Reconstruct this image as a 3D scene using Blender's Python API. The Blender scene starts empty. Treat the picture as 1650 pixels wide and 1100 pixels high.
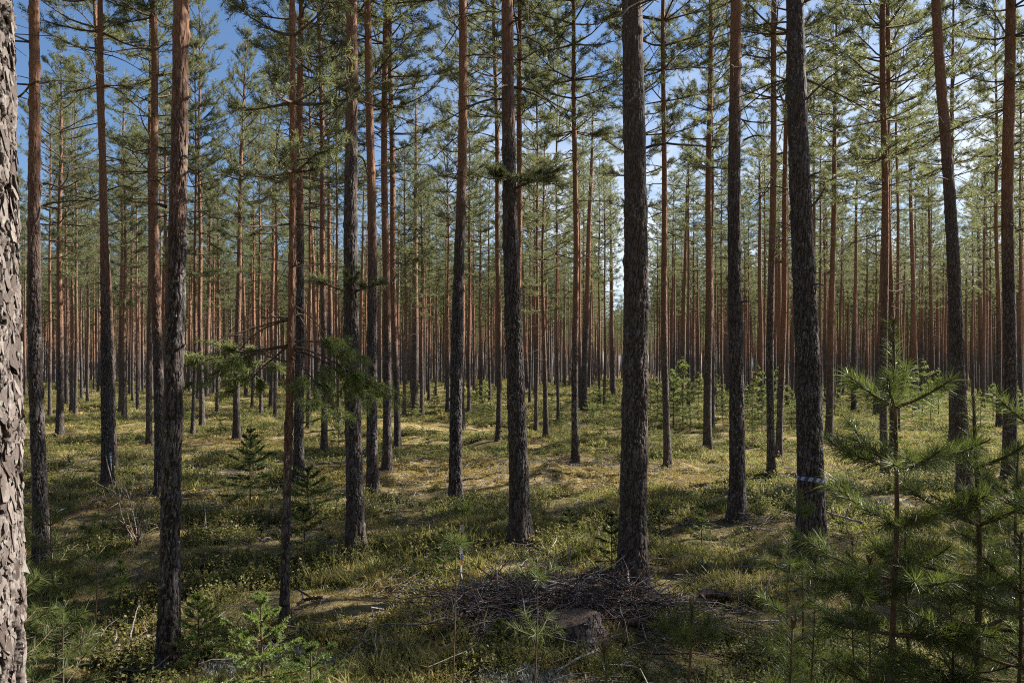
import bpy, math, random
import numpy as np
from mathutils import Vector, Matrix

random.seed(7)
RNG = np.random.default_rng(11)
SC = bpy.context.scene
COL = SC.collection
F, CX, HOR, EYE = 1283.33, 825.0, 592.0, 1.65
SUN_AZ, SUN_EL = math.radians(68), math.radians(38)
PI = math.pi

# ------------------------------------------------------------------ noise
def _hash(ix, iy, iz, seed):
    h = (ix.astype(np.int64) * 374761393 + iy.astype(np.int64) * 668265263 + iz.astype(np.int64) * 2147483647 + seed * 974711) & 0xffffffff
    h = ((h ^ (h >> 13)) * 1274126177) & 0xffffffff
    h = ((h ^ (h >> 16)) * 2246822519) & 0xffffffff
    h = h ^ (h >> 15)
    return (h & 0xffffff) / float(0xffffff)

def vnoise(x, y, z=0.0, seed=0):
    x = np.asarray(x, float); y = np.asarray(y, float); z = np.zeros_like(x) + z
    ix, iy, iz = np.floor(x), np.floor(y), np.floor(z)
    fx, fy, fz = x - ix, y - iy, z - iz
    fx = fx * fx * (3 - 2 * fx); fy = fy * fy * (3 - 2 * fy); fz = fz * fz * (3 - 2 * fz)
    r = 0
    for a in (0, 1):
        for b in (0, 1):
            for c in (0, 1):
                w = (fx if a else 1 - fx) * (fy if b else 1 - fy) * (fz if c else 1 - fz)
                r = r + w * _hash(ix + a, iy + b, iz + c, seed)
    return r * 2 - 1

def fbm(x, y, z=0.0, seed=0, oct=4):
    r, a, s = 0, 1.0, 0
    for k in range(oct):
        r = r + a * vnoise(np.asarray(x) * 2 ** k, np.asarray(y) * 2 ** k, np.asarray(z) * 2 ** k, seed + k)
        s += a; a *= .5
    return r / s

def voronoi(x, y, z, seed):
    ix, iy, iz = np.floor(x), np.floor(y), np.floor(z)
    f1 = np.full(x.shape, 9.0); f2 = f1.copy(); cid = np.zeros(x.shape)
    for a in (-1, 0, 1):
        for b in (-1, 0, 1):
            for c in (-1, 0, 1):
                cx, cy, cz = ix + a, iy + b, iz + c
                d = np.sqrt((cx + _hash(cx, cy, cz, seed) - x) ** 2 + (cy + _hash(cx, cy, cz, seed + 1) - y) ** 2 + (cz + _hash(cx, cy, cz, seed + 2) - z) ** 2)
                near = d < f1
                f2 = np.where(near, f1, np.minimum(f2, d))
                cid = np.where(near, _hash(cx, cy, cz, seed + 3), cid)
                f1 = np.where(near, d, f1)
    return f1, f2, cid

def sstep(a, b, x):
    t = np.clip((np.asarray(x) - a) / (b - a), 0, 1)
    return t * t * (3 - 2 * t)

# ------------------------------------------------------------------ ground
MOUNDS = []       # x, y, radius, height: filled below from the photo
def ground_h(x, y):
    x = np.asarray(x, float); y = np.asarray(y, float)
    far = np.clip(1.2 - np.hypot(x, y) / 120, .2, 1)
    h = .13 * vnoise(x / 4.2, y / 4.2, 0, 3) * far + .10 * vnoise(x / 1.6, y / 1.1, 0, 5) + .06 * vnoise(x / .55, y / .55, 0, 8) + .016 * vnoise(x / .22, y / .22, 0, 9)
    h = h + .22 * sstep(16, 40, y) * vnoise(x / 15, y / 15, 0, 4)
    for mx, my, mr, mh in MOUNDS:
        h = h + mh * np.exp(-((x - mx) ** 2 + (y - my) ** 2) / (mr * mr))
    return h

def at(px, py):
    y = EYE * F / (py - HOR)
    for _ in range(40):
        x = (px - CX) / F * y
        y = .6 * y + .4 * max(.8, (EYE - float(ground_h(x, y))) * F / (py - HOR))
    x = (px - CX) / F * y
    return Vector((x, y, float(ground_h(x, y))))

def pt(px, py, y):                                   # a point at a known distance
    return Vector(((px - CX) / F * y, y, EYE - (py - HOR) / F * y))

def flat(px, py):
    y = EYE * F / (py - HOR)
    return (px - CX) / F * y, y
for (px, py, r, h) in ((890, 968, .60, .10), (1035, 1000, .30, .04), (840, 880, .30, .10), (1310, 897, .35, .09), (880, 772, .5, .14), (985, 765, .45, .10),
                       (830, 752, .8, .10), (1000, 752, .9, .09), (215, 955, .7, -.20), (300, 930, .5, .05), (560, 1010, .5, .08), (420, 1090, .3, .07), (330, 655, .7, .3),
                       (600, 800, .25, .08), (735, 830, .25, .07), (66, 905, .3, .05), (174, 782, .35, .07), (256, 798, .32, .06), (273, 1085, .22, .04), (461, 1022, .2, .05), (483, 775, .35, .07), (571, 889, .3, .07), (626, 756, .35, .07), (927, 745, .4, .09), (1022, 945, .30, .06), (1074, 752, .4, .08), (1141, 724, .4, .08), (1241, 768, .35, .07), (560, 870, .5, .05), (1190, 842, .3, .06), (540, 770, .6, .12), (1100, 850, .7, .06), (1255, 870, .4, .08)):
    gx, gy = flat(px, py)
    MOUNDS.append((gx, gy, r, h))

# ------------------------------------------------------------------ mesh helpers
def make_mesh(name, verts, polys, mats, pmat=None, smooth=True, attrs=None):
    """polys: list of (n,k) int arrays."""
    me = bpy.data.meshes.new(name)
    verts = np.asarray(verts, np.float32)
    polys = [np.asarray(p, np.int32) for p in polys if len(p)]
    me.vertices.add(len(verts)); me.vertices.foreach_set('co', verts.ravel())
    nl = sum(p.size for p in polys); npoly = sum(len(p) for p in polys)
    me.loops.add(nl); me.polygons.add(npoly)
    me.loops.foreach_set('vertex_index', np.concatenate([p.ravel() for p in polys]))
    tot = np.concatenate([np.full(len(p), p.shape[1], np.int32) for p in polys])
    start = np.concatenate([[0], np.cumsum(tot)[:-1]]).astype(np.int32)
    me.polygons.foreach_set('loop_start', start)
    for m in mats: me.materials.append(m)
    if pmat is not None: me.polygons.foreach_set('material_index', np.asarray(pmat, np.int32))
    me.update(calc_edges=True)
    me.polygons.foreach_set('use_smooth', np.full(npoly, smooth))
    for k, v in (attrs or {}).items():
        a = me.attributes.new(k, 'FLOAT', 'POINT'); a.data.foreach_set('value', np.asarray(v, np.float32))
    me.validate()
    return me

def link(name, data, parent=None, loc=None):
    o = bpy.data.objects.new(name, data); COL.objects.link(o)
    if parent is not None: o.parent = parent
    if loc is not None: o.location = loc
    return o

def tag(o, label=None, cat=None, group=None, kind=None):
    for k, v in (('label', label), ('category', cat), ('group', group), ('kind', kind)):
        if v: o[k] = v
    return o

def thing(name, label, cat, loc, group=None, rz=0.0):
    e = link(name, None, None, loc); e.rotation_euler = (0, 0, rz); e.empty_display_size = .2
    return tag(e, label, cat, group)

class Geo:                                            # collects shapes that belong to ONE mesh
    def __init__(s): s.v = []; s.n = 0; s.f = {3: [], 4: []}; s.m = {3: [], 4: []}; s.t = []
    def add(s, v, f, mat=0, tint=0.5):
        v = np.asarray(v, np.float32).reshape(-1, 3); f = np.asarray(f, np.int32)
        if not len(f): return
        k = f.shape[1]
        s.v.append(v); s.f[k].append(f + s.n); s.m[k].append(np.full(len(f), mat, np.int32)); s.n += len(v)
        s.t.append(np.broadcast_to(np.asarray(tint, np.float32), (len(v),)))
    def tube(s, pts, radii, sides=5, mat=0, cap=True, tint=.5):
        P = np.asarray(pts, float); n = len(P)
        T = np.gradient(P, axis=0); T /= np.linalg.norm(T, axis=1)[:, None] + 1e-9
        ref = np.array([0, 0, 1.0]) if abs(T[0, 2]) < .9 else np.array([1.0, 0, 0])
        U = np.cross(T, ref); U /= np.linalg.norm(U, axis=1)[:, None] + 1e-9
        W = np.cross(T, U)
        a = np.arange(sides) * 2 * PI / sides
        R = np.broadcast_to(np.asarray(radii, float), (n,))
        V = P[:, None] + R[:, None, None] * (np.cos(a)[None, :, None] * U[:, None] + np.sin(a)[None, :, None] * W[:, None])
        i = np.arange(n - 1)[:, None] * sides; j = np.arange(sides)[None]; k = (j + 1) % sides
        Q = np.stack([i + j, i + k, i + k + sides, i + j + sides], -1).reshape(-1, 4)
        V = V.reshape(-1, 3)
        s.add(V, Q, mat, tint)
        if cap:
            base = s.n - len(V); V2 = np.concatenate([P[-1:], P[:1]])
            s.v.append(V2.astype(np.float32)); c = s.n; s.n += 2; s.t.append(np.full(2, .5, np.float32))
            l = base + (n - 1) * sides
            t = [[l + q, l + (q + 1) % sides, c] for q in range(sides)] + [[base + (q + 1) % sides, base + q, c + 1] for q in range(sides)]
            s.f[3].append(np.asarray(t, np.int32)); s.m[3].append(np.full(len(t), mat, np.int32))
    def blades(s, start, end, N, length, width, rng, c0=.75, mat=1, spread=1.0, up=0.0, lo=0.0):
        """N needle blades along every shoot start->end, angled forward like a bottle brush"""
        A = np.asarray(start, float); B = np.asarray(end, float)
        if not len(A): return
        A = np.repeat(A, N, 0); B = np.repeat(B, N, 0); M = len(A)
        D = B - A; D /= np.linalg.norm(D, axis=1)[:, None] + 1e-9
        R = rng.normal(size=(M, 3)); R[:, 2] += up; R -= D * (R * D).sum(1)[:, None]; R /= np.linalg.norm(R, axis=1)[:, None] + 1e-9
        t = lo + (1 - lo) * rng.random(M)
        c = np.clip(c0 + .18 * rng.normal(size=M), .1, .98)
        N_ = D * c[:, None] + R * (np.sqrt(1 - c * c) * spread)[:, None]
        P = A + (B - A) * t[:, None]
        L = length * (.7 + .5 * rng.random(M))
        S = np.cross(N_, rng.normal(size=(M, 3))); S /= np.linalg.norm(S, axis=1)[:, None] + 1e-9
        Wd = (width * .5 * (.8 + .4 * rng.random(M)))[:, None]
        mid = P + N_ * (L * .55)[:, None]; tip = P + N_ * L[:, None] - np.array([0, 0, 1]) * (L * .06)[:, None]
        V = np.stack([P - S * Wd * .7, P + S * Wd * .7, mid + S * Wd, mid - S * Wd, tip], 1).reshape(-1, 3)
        i = np.arange(M) * 5
        tint = np.repeat(rng.random(M), 5)
        n0 = s.n
        s.add(V, np.stack([i, i + 1, i + 2, i + 3], 1), mat, tint)
        s.f[3].append((np.stack([i + 3, i + 2, i + 4], 1) + n0).astype(np.int32)); s.m[3].append(np.full(M, mat, np.int32))
    def mesh(s, name, mats, smooth=True):
        f3 = np.concatenate(s.f[3]) if s.f[3] else np.zeros((0, 3), np.int32)
        f4 = np.concatenate(s.f[4]) if s.f[4] else np.zeros((0, 4), np.int32)
        m = np.concatenate([np.concatenate(s.m[k]) for k in (3, 4) if s.m[k]])
        return make_mesh(name, np.concatenate(s.v), [f3, f4], mats, m, smooth, {'tint': np.concatenate(s.t)})

# ------------------------------------------------------------------ materials
def mat_new(name):
    m = bpy.data.materials.new(name); m.use_nodes = True
    nt = m.node_tree; nt.nodes.clear()
    return m, nt
def N(nt, typ, **kw):
    n = nt.nodes.new(typ)
    for k, v in kw.items():
        if k.startswith('i_'):
            n.inputs[k[2:].replace('_', ' ')].default_value = v
        else: setattr(n, k, v)
    return n
def L(nt, a, b): nt.links.new(a, b)
def mix(nt, fac, a, b, mode='MIX'):
    n = nt.nodes.new('ShaderNodeMix'); n.data_type = 'RGBA'; n.blend_type = mode
    for sock, v in ((n.inputs[0], fac), (n.inputs[6], a), (n.inputs[7], b)):
        if hasattr(v, 'is_linked'): nt.links.new(v, sock)
        elif isinstance(v, (int, float)): sock.default_value = v
        else: sock.default_value = (*v, 1)
    return n.outputs[2]
def math_(nt, op, a, b=None, c=None):
    n = nt.nodes.new('ShaderNodeMath'); n.operation = op
    for i, v in enumerate((a, b, c)):
        if v is None: continue
        if hasattr(v, 'is_linked'): nt.links.new(v, n.inputs[i])
        else: n.inputs[i].default_value = v
    return n.outputs[0]
def mrange(nt, v, a, b, c=0.0, d=1.0):
    n = nt.nodes.new('ShaderNodeMapRange'); n.interpolation_type = 'SMOOTHSTEP'
    nt.links.new(v, n.inputs[0])
    for i, q in enumerate((a, b, c, d)):
        if hasattr(q, 'is_linked'): nt.links.new(q, n.inputs[i + 1])
        else: n.inputs[i + 1].default_value = q
    return n.outputs[0]
def noise(nt, vec, scale, detail=3, rough=.55):
    n = N(nt, 'ShaderNodeTexNoise'); n.inputs['Scale'].default_value = scale; n.inputs['Detail'].default_value = detail; n.inputs['Roughness'].default_value = rough
    if vec is not None: L(nt, vec, n.inputs['Vector'])
    return n.outputs['Fac']
def mapping(nt, vec, scale):
    n = N(nt, 'ShaderNodeMapping'); n.inputs['Scale'].default_value = scale; L(nt, vec, n.inputs['Vector'])
    return n.outputs[0]
def out_bsdf(nt, color, rough=.8, normal=None, spec=.3, transl=None, tfac=.35):
    p = N(nt, 'ShaderNodeBsdfPrincipled'); o = N(nt, 'ShaderNodeOutputMaterial')
    if hasattr(color, 'is_linked'): L(nt, color, p.inputs['Base Color'])
    else: p.inputs['Base Color'].default_value = (*color, 1)
    p.inputs['Roughness'].default_value = rough; p.inputs['Specular IOR Level'].default_value = spec
    if normal is not None: L(nt, normal, p.inputs['Normal'])
    if transl is not None:
        t = N(nt, 'ShaderNodeBsdfTranslucent'); ms = N(nt, 'ShaderNodeMixShader'); ms.inputs[0].default_value = tfac
        if hasattr(transl, 'is_linked'): L(nt, transl, t.inputs['Color'])
        else: t.inputs['Color'].default_value = (*transl, 1)
        L(nt, p.outputs[0], ms.inputs[1]); L(nt, t.outputs[0], ms.inputs[2]); L(nt, ms.outputs[0], o.inputs['Surface'])
    else: L(nt, p.outputs[0], o.inputs['Surface'])
def bump(nt, h, strength=.5, dist=.01):
    b = N(nt, 'ShaderNodeBump'); b.inputs['Strength'].default_value = strength; b.inputs['Distance'].default_value = dist
    L(nt, h, b.inputs['Height']); return b.outputs[0]

def bark_material(name, near):
    m, nt = mat_new(name)
    tc = N(nt, 'ShaderNodeTexCoord').outputs['Object']
    oi = N(nt, 'ShaderNodeObjectInfo').outputs['Random']
    z0 = N(nt, 'ShaderNodeAttribute', attribute_type='OBJECT', attribute_name='bark_z').outputs['Fac']
    z = N(nt, 'ShaderNodeSeparateXYZ'); L(nt, tc, z.inputs[0])
    vec = mapping(nt, tc, (1, 1, .3))
    big = noise(nt, mapping(nt, tc, (6, 6, 1.6)), 1.0, 4, .6)
    fine = noise(nt, vec, 70, 4, .65)
    if near:
        plate = N(nt, 'ShaderNodeAttribute', attribute_name='plate').outputs['Fac']
        cell = N(nt, 'ShaderNodeAttribute', attribute_name='cell').outputs['Fac']
    else:
        wv = N(nt, 'ShaderNodeVectorMath', operation='ADD'); L(nt, vec, wv.inputs[0])
        nn = N(nt, 'ShaderNodeTexNoise'); nn.inputs['Scale'].default_value = 14; L(nt, vec, nn.inputs['Vector'])
        sc_ = N(nt, 'ShaderNodeVectorMath', operation='SCALE'); sc_.inputs['Scale'].default_value = .05; L(nt, nn.outputs['Color'], sc_.inputs[0]); L(nt, sc_.outputs[0], wv.inputs[1])
        v = N(nt, 'ShaderNodeTexVoronoi', feature='DISTANCE_TO_EDGE'); v.inputs['Scale'].default_value = 30; L(nt, wv.outputs[0], v.inputs['Vector'])
        plate = mrange(nt, v.outputs['Distance'], .0, .22)
        v2 = N(nt, 'ShaderNodeTexVoronoi', feature='F1'); v2.inputs['Scale'].default_value = 30; L(nt, wv.outputs[0], v2.inputs['Vector'])
        cell = math_(nt, 'FRACT', math_(nt, 'MULTIPLY', v2.outputs['Color'], 7.0))
    low = mix(nt, cell, (.054, .045, .046), (.168, .150, .149))
    low = mix(nt, mrange(nt, big, .35, .7), low, (.105, .086, .081))
    low = mix(nt, math_(nt, 'MULTIPLY', mrange(nt, fine, .40, .70), .45), low, (.065, .05, .046))
    low = mix(nt, math_(nt, 'SUBTRACT', 1.0, plate), low, (.026, .020, .019))
    lich = mrange(nt, noise(nt, mapping(nt, tc, (1, 1, .6)), 58, 3, .6), .585, .64)
    lichp = mrange(nt, noise(nt, tc, 4.5, 2), .42, .62)
    low = mix(nt, math_(nt, 'MULTIPLY', math_(nt, 'MULTIPLY', lich, lichp), .8), low, (.36, .375, .345))
    up = mix(nt, cell, (.240, .126, .078), (.335, .188, .118))
    up = mix(nt, math_(nt, 'MULTIPLY', mrange(nt, fine, .42, .72), .6), up, (.20, .085, .045))
    up = mix(nt, math_(nt, 'MULTIPLY', math_(nt, 'SUBTRACT', 1.0, plate), .55), up, (.15, .065, .038))
    bo = N(nt, 'ShaderNodeAttribute', attribute_type='OBJECT', attribute_name='bark_orange').outputs['Fac']
    up = mix(nt, math_(nt, 'MULTIPLY', bo, mrange(nt, fine, .62, .38)), up, (.58, .235, .070))
    zz = math_(nt, 'ADD', math_(nt, 'SUBTRACT', z.outputs[2], z0), math_(nt, 'MULTIPLY', math_(nt, 'SUBTRACT', noise(nt, mapping(nt, tc, (9, 9, 2.2)), 1, 4, .65), .5), 2.4))
    fac = mrange(nt, zz, -.6, 1.5)
    col = mix(nt, fac, low, up)
    col = mix(nt, math_(nt, 'MULTIPLY', oi, .35), col, (.12, .09, .075))
    h = math_(nt, 'ADD', math_(nt, 'MULTIPLY', plate, .0 if near else .6), math_(nt, 'MULTIPLY', fine, .5))
    out_bsdf(nt, col, .85, bump(nt, h, .8, .004 if near else .010), .2)
    return m
BARK_N = bark_material('pine_bark_plates', True)
BARK = bark_material('pine_bark', False)

def bark_foreground():
    m, nt = mat_new('flaking_grey_bark')
    tc = N(nt, 'ShaderNodeTexCoord').outputs['Object']
    plate = N(nt, 'ShaderNodeAttribute', attribute_name='plate').outputs['Fac']
    cell = N(nt, 'ShaderNodeAttribute', attribute_name='cell').outputs['Fac']
    fine = noise(nt, mapping(nt, tc, (1, 1, .45)), 130, 5, .7)
    c = mix(nt, cell, (.060, .046, .042), (.235, .205, .190))
    c = mix(nt, mrange(nt, noise(nt, tc, 26, 4), .5, .65), c, (.095, .075, .066))
    c = mix(nt, math_(nt, 'MULTIPLY', mrange(nt, fine, .45, .7), .5), c, (.13, .10, .09))
    c = mix(nt, mrange(nt, noise(nt, tc, 55, 4, .65), .60, .68), c, (.25, .26, .215))
    c = mix(nt, math_(nt, 'SUBTRACT', 1.0, plate), c, (.020, .015, .013))
    out_bsdf(nt, c, .85, bump(nt, fine, .9, .003), .2)
    return m
BARK_F = bark_foreground()

def leaf_mat(name, a, b, trans, rough=.5, spec=.35, tfac=.3, rnd=None):
    m, nt = mat_new(name)
    t = N(nt, 'ShaderNodeAttribute', attribute_name='tint').outputs['Fac']
    oi = N(nt, 'ShaderNodeObjectInfo').outputs['Random']
    c = mix(nt, t, a, b)
    if rnd: c = mix(nt, math_(nt, 'MULTIPLY', oi, rnd[1]), c, rnd[0])
    out_bsdf(nt, c, rough, None, spec, trans, tfac)
    return m
NEEDLE = leaf_mat('pine_needles', (.066, .086, .042), (.142, .155, .078), (.250, .275, .105), .46, .4, .42, ((.175, .165, .10), .5))
NEEDLE_Y = leaf_mat('young_pine_needles', (.046, .064, .020), (.088, .112, .034), (.165, .215, .042), .46, .4, .34)
NEEDLE_S = leaf_mat('spruce_needles', (.048, .080, .022), (.085, .125, .036), (.170, .240, .045), .42, .4, .30, ((.05, .07, .025), .5))
NEEDLE_L = leaf_mat('young_and_sunlit_needles', (.095, .130, .045), (.170, .200, .075), (.30, .36, .10), .5, .3, .40, ((.17, .16, .07), .6))
NEEDLE_B = leaf_mat('bright_spruce_needles', (.095, .145, .036), (.155, .205, .060), (.30, .40, .075), .42, .4, .32)  # light green of little spruces, brightened further in place of sunlight
def wood_mat(name, a, b, rough=.85):
    m, nt = mat_new(name)
    tc = N(nt, 'ShaderNodeTexCoord').outputs['Object']
    n1 = noise(nt, mapping(nt, tc, (1, 1, .5)), 60, 4, .6)
    out_bsdf(nt, mix(nt, mrange(nt, n1, .35, .68), a, b), rough, bump(nt, n1, .4, .003), .2)
    return m
TWIG = wood_mat('branch_bark', (.060, .045, .036), (.17, .12, .085))
TWIG_O = wood_mat('orange_branch_bark', (.16, .080, .042), (.34, .19, .10))
GREY = wood_mat('dead_grey_wood', (.115, .095, .092), (.34, .30, .29))
DARKW = wood_mat('wet_dark_wood', (.045, .030, .026), (.13, .085, .070))
REDT = wood_mat('reddish_twig', (.16, .095, .06), (.36, .26, .18))
STEM = wood_mat('young_stem_bark', (.075, .052, .036), (.17, .115, .07))

def ground_mat():
    m, nt = mat_new('forest_floor')
    tc = N(nt, 'ShaderNodeTexCoord').outputs['Object']
    n1 = noise(nt, tc, .55, 4, .6); n2 = noise(nt, tc, 2.1, 5, .65); n3 = noise(nt, tc, 19, 5, .7); n4 = noise(nt, tc, 90, 3, .7)
    c = mix(nt, mrange(nt, n2, .38, .62), (.105, .098, .036), (.30, .245, .115))
    c = mix(nt, mrange(nt, n1, .50, .66), c, (.30, .225, .100))
    c = mix(nt, mrange(nt, n3, .46, .66), c, (.095, .066, .034))
    c = mix(nt, math_(nt, 'MULTIPLY', mrange(nt, n4, .5, .7), .6), c, (.24, .185, .10))
    c = mix(nt, mrange(nt, noise(nt, tc, .9, 3), .60, .70), c, (.115, .070, .042))
    pa = N(nt, 'ShaderNodeAttribute', attribute_name='litter').outputs['Fac']
    c = mix(nt, math_(nt, 'MULTIPLY', math_(nt, 'MULTIPLY', pa, .85), mrange(nt, n3, .40, .58)), c, mix(nt, mrange(nt, n4, .3, .7), (.22, .155, .07), (.52, .42, .24)))
    h = math_(nt, 'ADD', n3, math_(nt, 'MULTIPLY', n4, .35))
    out_bsdf(nt, c, .95, bump(nt, h, .9, .05), .1)
    return m
GROUND = ground_mat()

# ------------------------------------------------------------------ ground sheet
def ground_axis(lo, hi, n, a):
    u = np.linspace(math.asinh(lo / a), math.asinh(hi / a), n)
    return a * np.sinh(u)
gx = ground_axis(-520, 520, 520, 3.2)
gy = ground_axis(-60, 700, 560, 3.0) + 3.5
GX, GY = np.meshgrid(gx, gy)
GV = np.stack([GX.ravel(), GY.ravel(), ground_h(GX, GY).ravel()], 1)
ny, nx = GX.shape
ii = (np.arange(ny - 1)[:, None] * nx + np.arange(nx - 1)[None]).ravel()
def litter(x, y):
    r = 0
    for px, py, rx, ry in ((890, 760, 2.2, 1.2), (1010, 775, 1.2, 1.0), (800, 772, 1.2, .9), (545, 1000, .5, .45), (330, 712, 1.6, 1.0), (620, 770, .9, .7), (1090, 770, .8, .6), (230, 810, .6, .4), (640, 865, .6, .3), (700, 690, 2, 1.2), (1400, 820, .7, .4)):
        a, b = flat(px, py); r = np.maximum(r, np.exp(-((x - a) / rx) ** 2 - ((y - b) / ry) ** 2))
    return np.clip(r * 1.5 * (1 + .8 * fbm(x / .8, y / .8, 0, 31, 3)), 0, 1)
gme = make_mesh('forest_floor', GV, [np.stack([ii, ii + 1, ii + nx + 1, ii + nx], 1)], [GROUND], None, True, {'litter': litter(GV[:, 0], GV[:, 1])})
tag(link('ground', gme), 'mossy forest floor with dwarf shrubs, litter and low hummocks', None, None, 'structure')

# ------------------------------------------------------------------ pine crowns
def crown_mesh(name, seed, nwh=15, shoots=11, nb=40, bl=.064, bw=.0052, R=1.55, length=6.0, fine=True, dead=5, sparse=1.0):
    rng = np.random.default_rng(seed); g = Geo(); A = []; B = []
    def rn(a, b): return a + (b - a) * rng.random()
    for w in range(dead):                                              # bare dead boughs under the live crown
        z = -.25 - w * .42 - rn(0, .2)
        for k in range(int(rn(1, 4.5))):
            az = rn(0, 2 * PI); ln = rn(.3, 1.15); el = rn(-.4, .3)
            p = [np.array([0, 0, z])]; d = np.array([math.cos(az) * math.cos(el), math.sin(az) * math.cos(el), math.sin(el)])
            for q in range(4):
                p.append(p[-1] + d * ln / 4); d = d + np.array([rn(-.3, .3), rn(-.3, .3), rn(-.3, .2)]); d /= np.linalg.norm(d)
            g.tube(p, np.linspace(.010, .003, 5), 3, 0, False)
            if fine:
                for q in range(int(rn(1, 5))):
                    i = int(rn(1, 4)); dd = np.array([rn(-1, 1), rn(-1, 1), rn(-.6, .4)]); dd /= np.linalg.norm(dd)
                    g.tube([p[i], p[i] + dd * rn(.1, .3), p[i] + dd * rn(.3, .45) + [0, 0, rn(-.1, .02)]], [.005, .004, .002], 3, 0, False)
    for w in range(nwh):
        t = (w + rn(-.25, .25)) / (nwh - 1); t = min(max(t, 0), 1)
        z = length * t ** .92
        prof = (math.sin(min(1, .32 + t * 1.0) * PI * .5) if t < .35 else 1) * (1 - max(0, (t - .25)) / .75) ** .72
        nbr = int(round(rn(3.2, 6.2) * (.75 + .25 * sparse)))
        a0 = rn(0, 2 * PI)
        for k in range(nbr):
            if rng.random() > sparse and t < .6: continue
            az = a0 + 2 * PI * k / nbr + rn(-.35, .35)
            ln = max(.16, R * prof * rn(.6, 1.18))
            el = -.10 + 1.0 * t + rn(-.15, .22)
            d = np.array([math.cos(az) * math.cos(el), math.sin(az) * math.cos(el), math.sin(el)])
            seg = 5; p = [np.array([0, 0, z])]
            for q in range(seg):
                p.append(p[-1] + d * ln / seg)
                d = d + np.array([rn(-.16, .16), rn(-.16, .16), rn(-.06, .20)]); d /= np.linalg.norm(d)
            p = np.array(p)
            g.tube(p, np.linspace(.008 + .011 * ln, .004, seg + 1), 4 if fine else 3, 0, False)
            ns = max(2, int(shoots * (.35 + ln / R)))
            for q in range(ns):
                s = rn(.30, 1.0) if q else 1.0
                f = s * seg; i = min(seg - 1, int(f)); o = p[i] + (p[i + 1] - p[i]) * (f - i)
                T = p[i + 1] - p[i]; T /= np.linalg.norm(T)
                side = np.cross(T, [0, 0, 1]); side /= np.linalg.norm(side) + 1e-9
                sg = 1 if rng.random() < .5 else -1
                dd = T * rn(.5, 1.0) + side * sg * rn(.3, .95) + np.array([0, 0, rn(-.1, .45)])
                if q == 0: dd = T + np.array([0, 0, .3])
                dd /= np.linalg.norm(dd)
                l2 = rn(.18, .42) * (.55 + .45 * ln)
                e = o + dd * l2
                if fine: g.tube([o, e], [.005, .003], 3, 0, False)
                A.append(o + dd * l2 * .25); B.append(e)
                for r in range(int(rn(1, 3.3))):                       # short side shoots of the spray
                    d3 = dd + rng.normal(size=3) * .55 + np.array([0, 0, .15]); d3 /= np.linalg.norm(d3)
                    o3 = o + dd * l2 * rn(.35, .9)
                    A.append(o3); B.append(o3 + d3 * rn(.10, .20))
    g.tube([[0, 0, length * .95], [0, 0, length * 1.03]], [.012, .004], 4, 0, False)
    A.append(np.array([0, 0, length * .97])); B.append(np.array([0, 0, length * 1.05]))
    g.blades(A, B, nb, bl, bw, rng, .62, 1, 1.0, .25)
    return g.mesh(name, [TWIG, NEEDLE])
CROWN_HI = [crown_mesh('pine_crown', 100 + k, R=1.25 + .2 * (k % 3), sparse=(1, .92, .84)[k % 3]) for k in range(7)]
CROWN_MID = [crown_mesh('pine_crown', 200 + k, nwh=15, shoots=8, nb=17, bl=.080, bw=.0088, R=1.2 + .16 * (k % 3), fine=False, dead=4) for k in range(6)]
CROWN_LOW = [crown_mesh('pine_crown', 300 + k, nwh=12, shoots=7, nb=9, bl=.115, bw=.019, R=1.25, fine=False, dead=2) for k in range(4)]

# ------------------------------------------------------------------ trunks
def trunk_radius(z, rb, rt, zt, ht):
    r = np.where(z < zt, rb + (rt - rb) * np.clip(z, 0, None) / zt, 0)
    r2 = rt + (.012 - rt) * np.clip((z - zt) / max(.1, ht - zt), 0, 1)
    return np.where(z < zt, r, r2)

def trunk_axis(z, lean, bow, ht, sd):
    x = lean[0] * z + bow * np.sin(z / ht * PI) + .012 * np.sin(z * 1.3 + sd); y = lean[1] * z + .014 * np.sin(z * 1.1 + sd * 2)
    return x, y

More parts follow.
